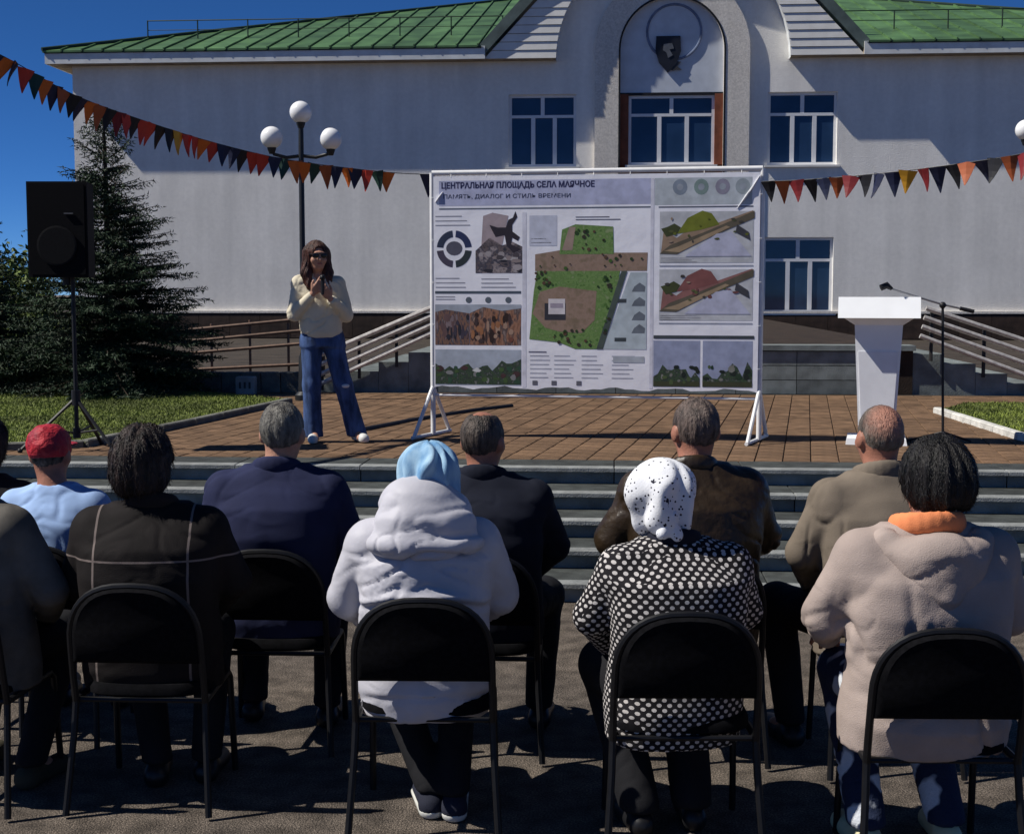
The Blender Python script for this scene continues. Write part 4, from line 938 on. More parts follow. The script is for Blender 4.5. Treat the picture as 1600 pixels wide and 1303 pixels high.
        for _ in range(smooth):
            S_ = np.zeros_like(V); n_ = np.zeros(N)
            for a, b in ((0, 1), (1, 2), (2, 3), (3, 0)):
                for x, y in ((a, b), (b, a)):
                    n_ += np.bincount(Q[:, x], minlength=N)
                    for ax in range(3): S_[:, ax] += np.bincount(Q[:, x], V[Q[:, y], ax], N)
            V = V * .5 + .5 * S_ / np.maximum(n_, 1)[:, None]
        return V, Q
def vnormals(V, Q):
    n = np.cross(V[Q[:, 2]] - V[Q[:, 0]], V[Q[:, 3]] - V[Q[:, 1]]); N = np.zeros_like(V)
    for k in range(4):
        for ax in range(3): N[:, ax] += np.bincount(Q[:, k], n[:, ax], len(V))
    return N / (np.linalg.norm(N, axis=1)[:, None] + 1e-9)
def part(name, sdf, mat, parent, disp=None, smooth=2, pat=None, lift=None):
    V, Q = sdf.mesh(smooth); 
    if disp is not None:
        N = vnormals(V, Q); V = V + N * disp(V)[:, None]
    me = np_mesh(name, V, Q, mat)
    if pat is not None:
        a = me.attributes.new('pat', 'FLOAT_VECTOR', 'POINT'); a.data.foreach_set('vector', pat(V).astype(np.float32).ravel())
    return link(name, me, parent)
def folds(amp, f=(9, 9, 15), seed=0., ang=.5, sharp=.7):
    def d(V):
        w_ = vnoise(V * 5 + seed) * 1.3; q = V.copy(); q[:, 2] = V[:, 2] + ang * np.abs(V[:, 0]) + .05 * w_
        n1 = vnoise(q * np.array(f) + seed + 3); n2 = vnoise(q * np.array(f) * 2.3 + seed + 9)
        r = 1 - np.abs(2 * n1 - 1); r2 = 1 - np.abs(2 * n2 - 1); m_ = np.clip(vnoise(V * 4 + seed + 2) * 2 - .6, 0, 1); return amp * (1.3 * (vnoise(q * np.array(f) * .55 + seed) - .5) + sharp * m_ * (-1.5 * np.clip((r - .74) / .26, 0, 1) ** 1.4 - .4 * np.clip((r2 - .75) / .25, 0, 1) ** 1.5 + .3))
    return d
# ---- cloth and skin materials
m_skin = M('skin', (.42, .22, .15), .55, .12, 30, .15, 150)
m_skin2 = M('ruddy_skin', (.34, .15, .10), .5, .15, 25, .15, 150)
def cloth(n, c, var=.15, bump=.5, bs=300, rough=.85, vs_=7, cr=.5, **k):
    new = n not in MATS; m = M(n, c, rough, var, vs_, bump, bs, .15, bd=.003, **k)
    if new:                                                   # soft creases of worn cloth under the weave
        nt = m.node_tree; L = nt.links.new; b0 = [q for q in nt.nodes if q.type == 'BUMP'][0]; tc = _n(nt, 'ShaderNodeTexCoord'); mp = _n(nt, 'ShaderNodeMapping'); mp.inputs['Scale'].default_value = (1, 1, 1.7); mp.inputs['Rotation'].default_value = (.3, .5, 0); L(tc.outputs['Object'], mp.inputs[0])
        no = _n(nt, 'ShaderNodeTexNoise'); no.noise_type = 'RIDGED_MULTIFRACTAL'; no.inputs['Scale'].default_value = 7; no.inputs['Detail'].default_value = 3; no.inputs['Distortion'].default_value = .8; L(mp.outputs[0], no.inputs['Vector'])
        b = _n(nt, 'ShaderNodeBump'); b.inputs['Strength'].default_value = cr; b.inputs['Distance'].default_value = .006; L(no.outputs[0], b.inputs['Height']); L(b.outputs[0], b0.inputs['Normal'])
    return m
def hairmat(n, c1, c2, pos=.5):
    m = M(n, c1, .5, .3, 14, 1.0, 60, .3, col2=c2, stretch=(3., 3., .7), bd=.008); return m
m_shoeb = M('black_shoe', (.012, .012, .013), .4, .2, 10); m_shoew = M('white_shoe', (.6, .6, .58), .5, .08, 10); m_sole = M('pale_sole', (.5, .5, .46), .6, .1, 10)
m_trk = cloth('black_trousers', (.012, .012, .014)); m_jean = cloth('dark_denim', (.020, .032, .075), .3, .6, 200)
def rotm(yaw, pitch, roll=0): return np.array(Matrix.Rotation(yaw, 3, 'Z') @ Matrix.Rotation(pitch, 3, 'X') @ Matrix.Rotation(roll, 3, 'Y'))
def hand(s, w_, d, nrm, side):                                 # wrist, pointing direction, palm normal
    w_ = np.array(w_, float); d = np.array(d, float); d /= np.linalg.norm(d); nrm = np.array(nrm, float); nrm -= d * (nrm @ d); nrm /= np.linalg.norm(nrm); l = np.cross(d, nrm) * side
    for i, (o, L) in enumerate(((-.030, .062), (-.010, .074), (.011, .070), (.030, .055))):
        a = w_ + d * .03 + l * o * .8; b = w_ + d * .085 + l * o; s.cone(a, b, .013, .012, .012)
        c = b + d * L * .5 + nrm * .014; e = c + d * L * .36 + nrm * .026; s.cone(b, c, .0105, .0095, .004); s.cone(c, e, .0095, .008, .003)
    a = w_ + d * .025 - l * .022; b = a + d * .035 - l * .03 + nrm * .012; c = b + d * .03 - l * .006 + nrm * .014; s.cone(a, b, .014, .011, .008); s.cone(b, c, .0105, .009, .003)
def head(s, c, Rm, ears=True, sc=1.):
    T = lambda p: np.array(c) + Rm @ (np.array(p, float) * sc)
    E = lambda p, r, k=.02, sub=False: s.ell(T(p), [v * sc for v in r], k, Rm, sub)
    E((0, -.012, .022), (.077, .096, .094)); E((0, .022, -.05), (.060, .074, .072), .04); E((0, .055, -.085), (.032, .028, .024), .03)
    s.cone(T((0, .088, .012)), T((0, .112, -.028)), .009, .014, .014); E((0, .088, .03), (.052, .014, .012), .02)
    E((0, .086, -.058), (.024, .011, .008), .008)
    for sg in (-1, 1):
        E((sg * .032, .098, .012), (.016, .013, .010), .01, True); E((sg * .031, .076, .012), (.0125, .0125, .0125), .002); E((sg * .042, .068, -.03), (.022, .02, .02), .03)
        if ears: E((sg * .081, -.008, -.012), (.013, .026, .033), .012)
    return T
def seated(spec):
    px, D, sc = spec['px'], spec['D'], spec.get('s', 1.); p = at(px, 700, D + .24); rz = spec.get('rz', 0.)
    loc = (p.x, p.y, 0)
    if spec.get('chair'):
        cz = rz * .3; cl = (loc[0] + .22 * (math.sin(rz) - math.sin(cz)) * .5, loc[1], 0); chair(cl, cz, spec['chair'])
    t = thing('person', spec['label'], 'person', loc, rz, 'seated audience'); t.scale = (sc, sc, sc)
    wf, df = spec.get('w', 1.), spec.get('d', 1.); ln = spec.get('lean', .0); hr = spec.get('round', .0); seed = spec.get('seed', 1.)
    elb = spec.get('elbow', (.255, .06, .80)); wri = spec.get('wrist', (.13, .30, .60)); kn = spec.get('knee', .15); an = spec.get('ankle', [(.14, .38), (.14, .38)])
    hz = spec.get('hz', 1.232); hy = spec.get('hy', .035); hx = spec.get('hx', 0.); yaw, pit = spec.get('yaw', 0.), spec.get('pitch', 0.); hs = spec.get('hs', 1.)
    shx, shz = .172 * wf, 1.03 + spec.get('shz', 0.)
    Rm = rotm(yaw, pit, spec.get('roll', 0.)); hc = np.array((hx, hy, hz)); lx = spec.get('lx', 0.)
    # body
    s = SDF((-.42, -.2, .0), (.42, .62, 1.4), spec.get('hb', .009)); T = head(s, hc, Rm, True, hs)
    s.cone(T((0, -.012, -.06)), (lx * .5, -.005 + ln * .3, 1.05), .058, .065, .03)
    s.prof([.46, .6, .8, 1.0, 1.06], [.15, .14, .14, .13, .06], [.10, .09, .09, .08, .05], [0, 0, 0, lx, lx], [0, -.02, -.03, -.01, 0], .03)
    for sg in (-1, 1):
        sh_ = (sg * (shx - .02) + lx, -.01, shz - .02); e = (sg * elb[0], elb[1], elb[2]); w_ = (sg * wri[0], wri[1], wri[2])
        s.cone((sg * .05, -.01, shz), sh_, .06, .055, .03); s.cone(sh_, e, .048, .040, .02); s.cone(e, w_, .040, .027, .015)
        dv = np.array((-sg * .35, .9, -.25)); hand(s, np.array(w_) + dv * .01, dv, (0, 0, -1), sg)
        a_ = an[0 if sg < 0 else 1]; hp, k_, af = (sg * .085, .0, .53), (sg * kn, .40, .53), (sg * a_[0], a_[1], .09)
        s.cone(hp, k_, .075, .055, .02); s.cone(k_, af, .052, .036, .02); s.cone(af, (sg * a_[0] * 1.1, a_[1] + .12, .045), .035, .028, .02)
    part('body', s, spec.get('skin', m_skin), t)
    # trousers and shoes
    s = SDF((-.36, -.25, .03), (.36, .56, .72), .011); r_ = spec.get('leg_r', 1.)
    s.ell((0, -.01, .52), (.19 * wf, .165, .10), .03)
    for sg in (-1, 1):
        a_ = an[0 if sg < 0 else 1]; k_ = (sg * kn, .40, .53); s.cone((sg * .095, .0, .535), k_, .098 * r_, .078 * r_, .04); s.cone(k_, (sg * a_[0], a_[1], .10), .076 * r_, .058 * r_, .03)
    s.cut(2, .085, 1); part('trousers', s, spec.get('tr', m_trk), t, folds(.005, (14, 14, 20), seed + 5), 1)
    for sg in (-1, 1):
        a_ = an[0 if sg < 0 else 1]; x = sg * a_[0]; y = a_[1]
        s = SDF((x - .09, y - .12, -.02), (x + .09, y + .27, .16), .008); s.cone((x, y - .035, .045), (x, y + .02, .09), .04, .036, .03); s.cone((x, y - .03, .04), (x + sg * .02, y + .17, .035), .041, .042, .03); s.cut(2, .006, 1)
        o = part('shoe', s, spec.get('shoe', m_shoeb), t)
        if spec.get('sole'):
            s = SDF((x - .09, y - .12, -.02), (x + .09, y + .27, .08), .007); s.cone((x, y - .032, .03), (x + sg * .02, y + .172, .03), .047, .048, .02); s.cut(2, .003, 1); s.cut(2, .032, -1); part('sole', s, spec['sole'], o, None, 1)
    # jacket
    s = SDF((-.46, -.34, .30), (.46, .50, 1.28), spec.get('h', .0095)); hem = spec.get('hem', .42)
    g = spec.get('bulk', 0.)
    zs_ = [hem, .50, .60, .72, .84, .95, 1.01 + spec.get('shz', 0), 1.06 + spec.get('shz', 0), 1.10 + spec.get('shz', 0)]
    aa = [(v + g) * wf for v in (.195, .20, .195, .19, .197, .198, .178, .125, .085)]; bb = [(v + g * .8) * df for v in (.15, .16, .15, .145, .145, .135, .115, .09, .075)]
    if 'tail' in spec: bb[0] += spec['tail'] * .6; bb[1] += spec['tail']; bb[2] += spec['tail'] * .6
    if 'waist' in spec: aa[2] *= spec['waist']; aa[3] *= spec['waist']
    cxs = [0, 0, 0, lx * .25, lx * .6, lx * .9, lx, lx, lx]; cys = [0, -.01, -.02, -.035 - hr * .3, -.045 - hr, -.035 - hr, -.015 - hr * .8 + ln * .4, .005 - hr * .3 + ln * .5, .015 + ln * .5]
    s.prof(zs_, aa, bb, cxs, cys, .03, 2.3)
    ar = 1 + spec.get('sleeve', .0)
    for sg in (-1, 1):
        sh_ = (sg * shx + lx, -.012 - hr * .5, shz - .028); e = (sg * elb[0], elb[1], elb[2]); w_ = (sg * wri[0], wri[1], wri[2]); em = np.array(e) * .15 + np.array(w_) * .85
        s.cone((sg * .07 + lx, 0, shz + .0), sh_, .075, .078 + g * .5, .05); s.cone(sh_, e, (.077 + g * .4) * ar, (.064 + g * .3) * ar, .016); s.cone(e, em, (.063 + g * .3) * ar, .046 * ar, .014)
    for f_ in spec.get('jx', []): f_(s)
    base = folds(spec.get('amp', .007), spec.get('ff', (8, 8, 14)), seed); grooves = spec.get('grooves', [])
    def dd(V):
        d = base(V)
        for z0, a_, w2 in grooves: d = d + a_ * np.exp(-((V[:, 2] + .6 * V[:, 0] ** 2 + .03 * (vnoise(V * 7) - .5) - z0) / w2) ** 2) * np.clip((.24 - np.abs(V[:, 0])) / .04, 0, 1)
        return d
    pat = lambda V: np.stack([np.where((np.abs(V[:, 0]) > .20) & (V[:, 2] > .70), np.sign(V[:, 0]) * (.31 + .085 * np.arctan2(np.abs(V[:, 0]) - np.interp(V[:, 2], [.75, 1.0], [elb[0], shx]), np.interp(V[:, 2], [.75, 1.0], [elb[1], -.01]) - V[:, 1])), np.arctan2(V[:, 0], .12 - V[:, 1]) * .235), V[:, 2] - V[:, 1] * .9 * np.clip((V[:, 2] - .98) / .06, 0, 1), V[:, 1]], 1)
    jk = part('jacket', s, spec['jm'], t, dd, 1, pat)
    for f_ in spec.get('extra', []): f_(t, jk, T, Rm)
    return t
# ---- hair, hats
def shell(t, name, T, Rm, mat, prims, subs, lo=(-.17, -.19, -.24), hi=(.17, .2, .18), h=.006, disp=None, sc=1., smooth=1, loose=None):
    s = SDF(lo, hi, h)
    for a in prims:
        if len(a) == 3: s.ell(a[0], a[1], a[2])
        else: s.cone(*a)
    for a in subs:
        if len(a) == 2: s.ell(a[0], a[1], 0, None, True)
        else: s.cone(*a, sub=True)
    V, Q = s.mesh(smooth)
    if disp is not None: V = V + vnormals(V, Q) * disp(V)[:, None]
    c = T((0, 0, 0)); N = vnormals(V, Q); V0 = V; V = V * sc @ Rm.T + c
    o = link(name, np_mesh(name, V, Q, mat), t)
    if loose:
        n_, L_, w_ = loose; i = rng.integers(0, len(V0), n_); b = V0[i]; nn = N[i]; b = b - nn * .002
        d = np.array([0, -.15, -1.])[None] + rng.normal(0, .35, (n_, 3)); d += np.stack([b[:, 0] * 4, b[:, 1] * 4 - .2, 0 * b[:, 0]], 1) * (b[:, 2:3] > .05)
        d -= nn * (d * nn).sum(1)[:, None]; d /= np.linalg.norm(d, axis=1)[:, None] + 1e-6; d = d + nn * rng.uniform(.05, .38, (n_, 1))
        sd = np.cross(d, nn); sd /= np.linalg.norm(sd, axis=1)[:, None] + 1e-6; L2 = L_ * rng.uniform(.5, 1.3, (n_, 1))
        q = np.stack([b - sd * w_, b + sd * w_, b + d * L2], 1).reshape(-1, 3) * sc @ Rm.T + c
        stuff(link('strands', np_mesh('strands', q, np.arange(3 * n_).reshape(-1, 3), mat, False), o))
    return o
def strands(amp, fa=26., fz=9., seed=0.):
    def d(V):
        az = np.arctan2(V[:, 0], -V[:, 1]); return amp * ((vnoise(np.stack([az * fa / 3, V[:, 2] * fz, V[:, 1] * 8 + seed], 1)) - .5) * 1.6 + (vnoise(np.stack([az * fa, V[:, 2] * fz * 2, V[:, 1] * 12 + seed], 1)) - .5))
    return d
FACE = [((0, .135, -.035), (.088, .10, .105)), ((0, .05, -.19), (.2, .12, .12))]
def short_hair(mat, thick=.008, nape=-.075, bald=None, seed=0., sc=1., amp=.004):
    def f(t, jk, T, Rm):
        subs = FACE + [((0, -.05, nape - .15), (.2, .2, .15))] + [((sg * .09, .002, -.014), (.03, .034, .036)) for sg in (-1, 1)]
        if bald: subs = subs + [bald]
        shell(t, 'hair', T, Rm, mat, [((0, -.013, .022), (.077 + thick, .096 + thick, .094 + thick), .01)], subs, disp=strands(amp, seed=seed), sc=sc, loose=(3500, .016, .0012))
    return f
def full_hair(mat, seed=0., low=-.11, sc=1., tk=.02, ll=.03, bob=True):
    def f(t, jk, T, Rm):
        shell(t, 'hair', T, Rm, mat, [((0, -.018, .026), (.079 + tk, .098 + tk, .096 + tk * .9), .01)] + ([((0, -.05, -.035), (.080 + tk * .6, .058 + tk, .075), .03)] if bob else [((0, -.045, -.02), (.074 + tk * .6, .055 + tk, .07), .03)]), FACE + [((0, -.05, low - .14), (.2, .2, .14))] + [((sg * .104, .03, -.02), (.03, .045, .045)) for sg in (-1, 1)], disp=strands(.012, 20, 7, seed), sc=sc, smooth=2, loose=(5000, ll, .0015))
    return f
# ---- the people ------------------------------------------------------------
h_blk = hairmat('black_hair', (.012, .010, .010), (.004, .004, .004)); h_dbr = hairmat('dark_brown_hair', (.030, .017, .014), (.006, .005, .005))
h_gry = hairmat('grey_hair', (.20, .19, .165), (.035, .032, .030)); h_gry2 = hairmat('thin_grey_hair', (.17, .125, .105), (.045, .034, .030)); h_dgr = hairmat('dark_grey_hair', (.11, .085, .07), (.018, .015, .014))
def line_mat(name, base, lines, lc):
    m = cloth(name, base, .25, .5, 300, .8); nt = m.node_tree; L = nt.links.new; p = nt.nodes['Principled BSDF']; prev = p.inputs['Base Color'].links[0].from_socket
    tc = _n(nt, 'ShaderNodeTexCoord'); sx = _n(nt, 'ShaderNodeSeparateXYZ'); L(tc.outputs['Object'], sx.inputs[0]); acc = None
    for axis, v, wd, lim in lines:
        a = _n(nt, 'ShaderNodeMath', operation='SUBTRACT'); L(sx.outputs[axis], a.inputs[0]); a.inputs[1].default_value = v
        b = _n(nt, 'ShaderNodeMath', operation='ABSOLUTE'); L(a.outputs[0], b.inputs[0]); c = _n(nt, 'ShaderNodeMath', operation='LESS_THAN'); L(b.outputs[0], c.inputs[0]); c.inputs[1].default_value = wd
        d = _n(nt, 'ShaderNodeMath', operation='LESS_THAN'); L(sx.outputs[1], d.inputs[0]); d.inputs[1].default_value = .02
        e = _n(nt, 'ShaderNodeMath', operation='MULTIPLY'); L(c.outputs[0], e.inputs[0]); L(d.outputs[0], e.inputs[1])
        if acc: q = _n(nt, 'ShaderNodeMath', operation='MAXIMUM'); L(acc, q.inputs[0]); L(e.outputs[0], q.inputs[1]); acc = q.outputs[0]
        else: acc = e.outputs[0]
    mx = _n(nt, 'ShaderNodeMix', data_type='RGBA'); L(acc, mx.inputs[0]); L(prev, mx.inputs[6]); mx.inputs[7].default_value = (*lc, 1); L(mx.outputs[2], p.inputs['Base Color']); return m
def polka_mat():
    m = cloth('dotted_wool', (.014, .013, .015), .3, .5, 300, .9); nt = m.node_tree; L = nt.links.new; p = nt.nodes['Principled BSDF']; prev = p.inputs['Base Color'].links[0].from_socket
    tc = _n(nt, 'ShaderNodeTexCoord'); so = _n(nt, 'ShaderNodeSeparateXYZ'); L(tc.outputs['Object'], so.inputs[0]); sn = _n(nt, 'ShaderNodeSeparateXYZ'); L(tc.outputs['Normal'], sn.inputs[0]); acc = None
    def big(k, th):
        a = _n(nt, 'ShaderNodeMath', operation='ABSOLUTE'); L(sn.outputs[k], a.inputs[0]); g_ = _n(nt, 'ShaderNodeMath', operation='GREATER_THAN'); L(a.outputs[0], g_.inputs[0]); g_.inputs[1].default_value = th; return g_.outputs[0]
    def vec(a, b):
        c_ = _n(nt, 'ShaderNodeCombineXYZ'); L(so.outputs[a], c_.inputs[0]); L(so.outputs[b], c_.inputs[1]); return c_.outputs[0]
    m1 = _n(nt, 'ShaderNodeMix', data_type='VECTOR'); L(big(0, .74), m1.inputs[0]); L(vec(0, 2), m1.inputs[4]); L(vec(1, 2), m1.inputs[5])
    at_ = _n(nt, 'ShaderNodeMix', data_type='VECTOR'); L(big(2, .74), at_.inputs[0]); L(m1.outputs[1], at_.inputs[4]); L(vec(0, 1), at_.inputs[5])
    for off in ((0, 0, 0), (.5, .5, 0)):
        mp = _n(nt, 'ShaderNodeMapping'); mp.inputs['Scale'].default_value = (1 / .034, 1 / .034, 0); mp.inputs['Location'].default_value = off; L(at_.outputs[1], mp.inputs[0])
        fr = _n(nt, 'ShaderNodeVectorMath', operation='FRACTION'); L(mp.outputs[0], fr.inputs[0]); sb_ = _n(nt, 'ShaderNodeVectorMath', operation='SUBTRACT'); L(fr.outputs[0], sb_.inputs[0]); sb_.inputs[1].default_value = (.5, .5, 0)
        sc_ = _n(nt, 'ShaderNodeVectorMath', operation='MULTIPLY'); L(sb_.outputs[0], sc_.inputs[0]); sc_.inputs[1].default_value = (1, 1.25, 0)
        ln_ = _n(nt, 'ShaderNodeVectorMath', operation='LENGTH'); L(sc_.outputs[0], ln_.inputs[0]); lt = _n(nt, 'ShaderNodeMath', operation='LESS_THAN'); L(ln_.outputs['Value'], lt.inputs[0]); lt.inputs[1].default_value = .235
        if acc: q = _n(nt, 'ShaderNodeMath', operation='MAXIMUM'); L(acc, q.inputs[0]); L(lt.outputs[0], q.inputs[1]); acc = q.outputs[0]
        else: acc = lt.outputs[0]
    mx = _n(nt, 'ShaderNodeMix', data_type='RGBA'); L(acc, mx.inputs[0]); L(prev, mx.inputs[6]); mx.inputs[7].default_value = (.52, .49, .47, 1); L(mx.outputs[2], p.inputs['Base Color']); return m
def spot_mat(name, base, spot, scale, th, lim=.62):
    m = cloth(name, base, .08, .4, 150, .85); nt = m.node_tree; L = nt.links.new; p = nt.nodes['Principled BSDF']; prev = p.inputs['Base Color'].links[0].from_socket
    tc = _n(nt, 'ShaderNodeTexCoord'); vo = _n(nt, 'ShaderNodeTexVoronoi'); vo.inputs['Scale'].default_value = scale; L(tc.outputs['Object'], vo.inputs['Vector'])
    lt = _n(nt, 'ShaderNodeMath', operation='LESS_THAN'); L(vo.outputs['Distance'], lt.inputs[0]); lt.inputs[1].default_value = th
    no = _n(nt, 'ShaderNodeTexNoise'); no.inputs['Scale'].default_value = scale * .6; L(tc.outputs['Object'], no.inputs['Vector']); gt = _n(nt, 'ShaderNodeMath', operation='GREATER_THAN'); L(no.outputs[0], gt.inputs[0]); gt.inputs[1].default_value = lim
    q = _n(nt, 'ShaderNodeMath', operation='MAXIMUM'); L(lt.outputs[0], q.inputs[0]); L(gt.outputs[0], q.inputs[1])
    mx = _n(nt, 'ShaderNodeMix', data_type='RGBA'); L(q.outputs[0], mx.inputs[0]); L(prev, mx.inputs[6]); mx.inputs[7].default_value = (*spot, 1); L(mx.outputs[2], p.inputs['Base Color']); return m
def torus_part(t, name, c, rx, ry, r0, r1, mat, tilt=0., seed=0., amp=.004, open_=0.):
    s = SDF((c[0] - rx - .1, c[1] - ry - .1, c[2] - .14), (c[0] + rx + .1, c[1] + ry + .1, c[2] + .14), .008); n = 22; pts = []
    for k in range(n + 1):
        a = -math.pi / 2 + open_ + (2 * math.pi - 2 * open_) * k / n + math.pi; x, y = rx * math.cos(a), ry * math.sin(a); pts.append((c[0] + x, c[1] + y, c[2] + tilt * y))
    for a, b in zip(pts[:-1], pts[1:]): s.cone(a, b, r0, r0, .01, (1, 1, r0 / r1))
    return part(name, s, mat, t, folds(amp, (16, 16, 22), seed), 1)
def collar(mat, z=1.085, rx=.082, ry=.075, r=.02, hgt=.035, y=.012): return lambda t, jk, T, Rm: torus_part(jk, 'collar', (0, y, z), rx, ry, r, hgt, mat, -.35, 2., .002)
def hood_white(t, jk, T, Rm):
    s = SDF((-.28, -.32, .88), (.28, .16, 1.32), .008); s.ell((0, -.085, 1.085), (.175, .115, .092), .03); s.ell((-.02, -.055, 1.16), (.130, .105, .08), .04); s.ell((.0, -.12, 1.015), (.20, .095, .06), .04)
    for sg in (-1, 1): s.cone((sg * .11, -.05, 1.13), (sg * .085, .09, 1.11), .045, .04, .03)
    s.ell(T((0, .03, -.0)), (.075, .085, .2), 0, None, True)
    part('hood', s, MATS['white_quilt'], jk, lambda V: folds(.016, (6, 6, 15), 4., .1, 1.1)(V), 1)
def hood_beige(t, jk, T, Rm):
    s = SDF((-.28, -.32, .78), (.28, .18, 1.22), .008)
    s.ell((0, -.10, 1.03), (.165, .085, .055), .03)
    for sg in (-1, 1): s.cone((sg * .155, -.06, 1.055), (sg * .012, -.178, .90), .036, .026, .06, (1, 1.3, 1)); s.cone((sg * .15, -.05, 1.06), (sg * .10, .09, 1.06), .036, .036, .03)
    s.ell((0, -.14, .985), (.125, .06, .10), .05)
    part('hood', s, MATS['beige_fleece'], jk, folds(.009, (7, 7, 15), 8., .3), 1)
    torus_part(jk, 'hood_lining', (0, -.005, 1.102), .100, .092, .020, .034, cloth('orange_lining', (.72, .24, .10), .12), -.25, 6., .004)
def beanie_blue(t, jk, T, Rm):
    def dz(V): 
        az = np.arctan2(V[:, 0], -V[:, 1]); return .013 * np.sin(az * 9 + 7 * vnoise(V * 11)) * np.clip((.16 - V[:, 2]) / .1, 0, 1) + .006 * (vnoise(V * 22) - .5)
    shell(t, 'headscarf', T, Rm, M('blue_satin', (.38, .56, .70), .85, .35, 9, .6, 180, .1, col2=(.13, .28, .48), stretch=(2.2, 2.2, .6), bd=.004), [((0, -.016, .018), (.103, .118, .114), .01), ((0, -.02, -.05), (.098, .104, .075), .03)], [((0, .15, -.03), (.075, .10, .10)), ((0, .0, -.24), (.2, .2, .13))], disp=dz, smooth=2)
def scarf_dots(t, jk, T, Rm):
    def dz(V): az = np.arctan2(V[:, 0], -V[:, 1]); return .016 * np.sin(az * 6 + 7 * vnoise(V * 9)) * np.clip((.13 - V[:, 2]) / .14, 0, 1) + .006 * (vnoise(V * 20) - .5)
    shell(t, 'headscarf', T, Rm, spot_mat('dotted_headscarf', (.74, .75, .78), (.02, .02, .035), 55, .22, .66), [((0, -.018, .012), (.124, .126, .114), .01), ((0, -.065, -.07), (.082, .06, .075), .05), ((0, -.02, -.10), (.088, .085, .05), .04)], [((0, .15, -.03), (.075, .10, .10))], disp=dz, smooth=2)
    shell(t, 'scarf_knot', T, Rm, MATS['dotted_headscarf'], [((0, -.125, -.065), (.03, .02, .022), .01), ((.0, -.12, -.07), (.026, -.115, -.135), .018, .026, .015), ((.0, -.12, -.07), (-.024, -.115, -.125), .016, .024, .015)], [], disp=lambda V: .005 * (vnoise(V * 40) - .5))
def cap_red(t, jk, T, Rm):
    cm = M('red_cloth', (.50, .022, .035), .6, .35, 14, .5, 50, .3, col2=(.22, .012, .03))
    shell(t, 'cap', T, Rm, cm, [((0, -.014, .034), (.092, .112, .102), .01)], [((0, 0, -.135), (.2, .25, .14))], disp=lambda V: .012 * (vnoise(V * 24) - .5) + .004 * (vnoise(V * 60) - .5))
    shell(t, 'cap_brim', T, Rm, cm, [((0, .12, .03), (.075, .075, .008), .01)], [((0, .03, .03), (.08, .08, .03))], hi=(.17, .24, .18))
def bald_mat(c):                                              # grey hair thinning out to bare skin round the crown
    m = hairmat('thinning_hair', (.19, .165, .14), (.07, .055, .045)); nt = m.node_tree; L = nt.links.new; p = nt.nodes['Principled BSDF']; prev = p.inputs['Base Color'].links[0].from_socket
    tc = _n(nt, 'ShaderNodeTexCoord'); d = _n(nt, 'ShaderNodeVectorMath', operation='DISTANCE'); L(tc.outputs['Object'], d.inputs[0]); d.inputs[1].default_value = c
    no = _n(nt, 'ShaderNodeTexNoise'); no.inputs['Scale'].default_value = 60; L(tc.outputs['Object'], no.inputs['Vector'])
    a = _n(nt, 'ShaderNodeMath', operation='MULTIPLY_ADD'); L(no.outputs[0], a.inputs[0]); a.inputs[1].default_value = .05; L(d.outputs['Value'], a.inputs[2])
    mr = _n(nt, 'ShaderNodeMapRange'); L(a.outputs[0], mr.inputs[0]); mr.inputs[1].default_value = .065; mr.inputs[2].default_value = .125
    mx = _n(nt, 'ShaderNodeMix', data_type='RGBA'); L(mr.outputs[0], mx.inputs[0]); mx.inputs[6].default_value = (.36, .17, .12, 1); L(prev, mx.inputs[7]); L(mx.outputs[2], p.inputs['Base Color']); return m
jw = cloth('white_quilt', (.47, .465, .51), .06, .25, 90, .5, cr=.7); cloth('beige_fleece', (.345, .28, .25), .1, .6, 250)
seated(dict(px=-52, D=4.85, s=.99, rz=-.12, label='person in an olive grey coat at the left edge of the near row', chair='black chair under the olive grey coat at the left edge of the near row', jm=cloth('olive_grey_coat', (.125, .115, .10), .3), w=1.12, bulk=.03, lx=-.03, elbow=(.30, .03, .78), tr=m_trk, shoe=cloth('olive_shoe', (.05, .045, .03)), ankle=[(.12, .2), (.16, .10)], amp=.010, seed=2., extra=[short_hair(h_blk, .012)], hx=-.04))
seated(dict(px=234, D=4.85, s=.985, rz=.10, label='dark haired person in a dark brown jacket with pale piping, near row', chair='black chair with the dark brown piped jacket, left of the white hooded jacket', jm=line_mat('piped_brown_jacket', (.010, .008, .008), [(2, .915, .0035, 0), (0, -.175, .004, 0), (0, .165, .004, 0)], (.16, .13, .12)), w=1.16, bulk=.025, elbow=(.285, .05, .80), tr=m_trk, ankle=[(.02, .10), (.16, .14)], amp=.006, seed=3., hz=1.238, hx=-.035, hs=1.08, yaw=-.05, extra=[full_hair(h_dbr, 1., -.125, 1.08, .024), collar(cloth('brown_collar', (.018, .014, .013)), 1.09)]))
seated(dict(px=662, D=4.62, s=.985, rz=.18, label='woman in a white hooded jacket and light blue headscarf', chair='black chair carrying the woman in the white hooded jacket', jm=jw, w=1.10, bulk=.016, d=1.02, elbow=(.275, .06, .79), wrist=(.2, .28, .66), tail=.05, tr=m_trk, shoe=cloth('navy_shoe', (.02, .022, .035)), sole=m_sole, ankle=[(-.02, .02), (.10, -.02)], kn=.12, amp=.013, ff=(6, 6, 19), seed=4., grooves=[(.845, .013, .016), (.818, -.018, .012), (1.0, -.008, .012), (.50, -.006, .01)], hem=.40, hz=1.225, hx=.02, extra=[beanie_blue, hood_white]))
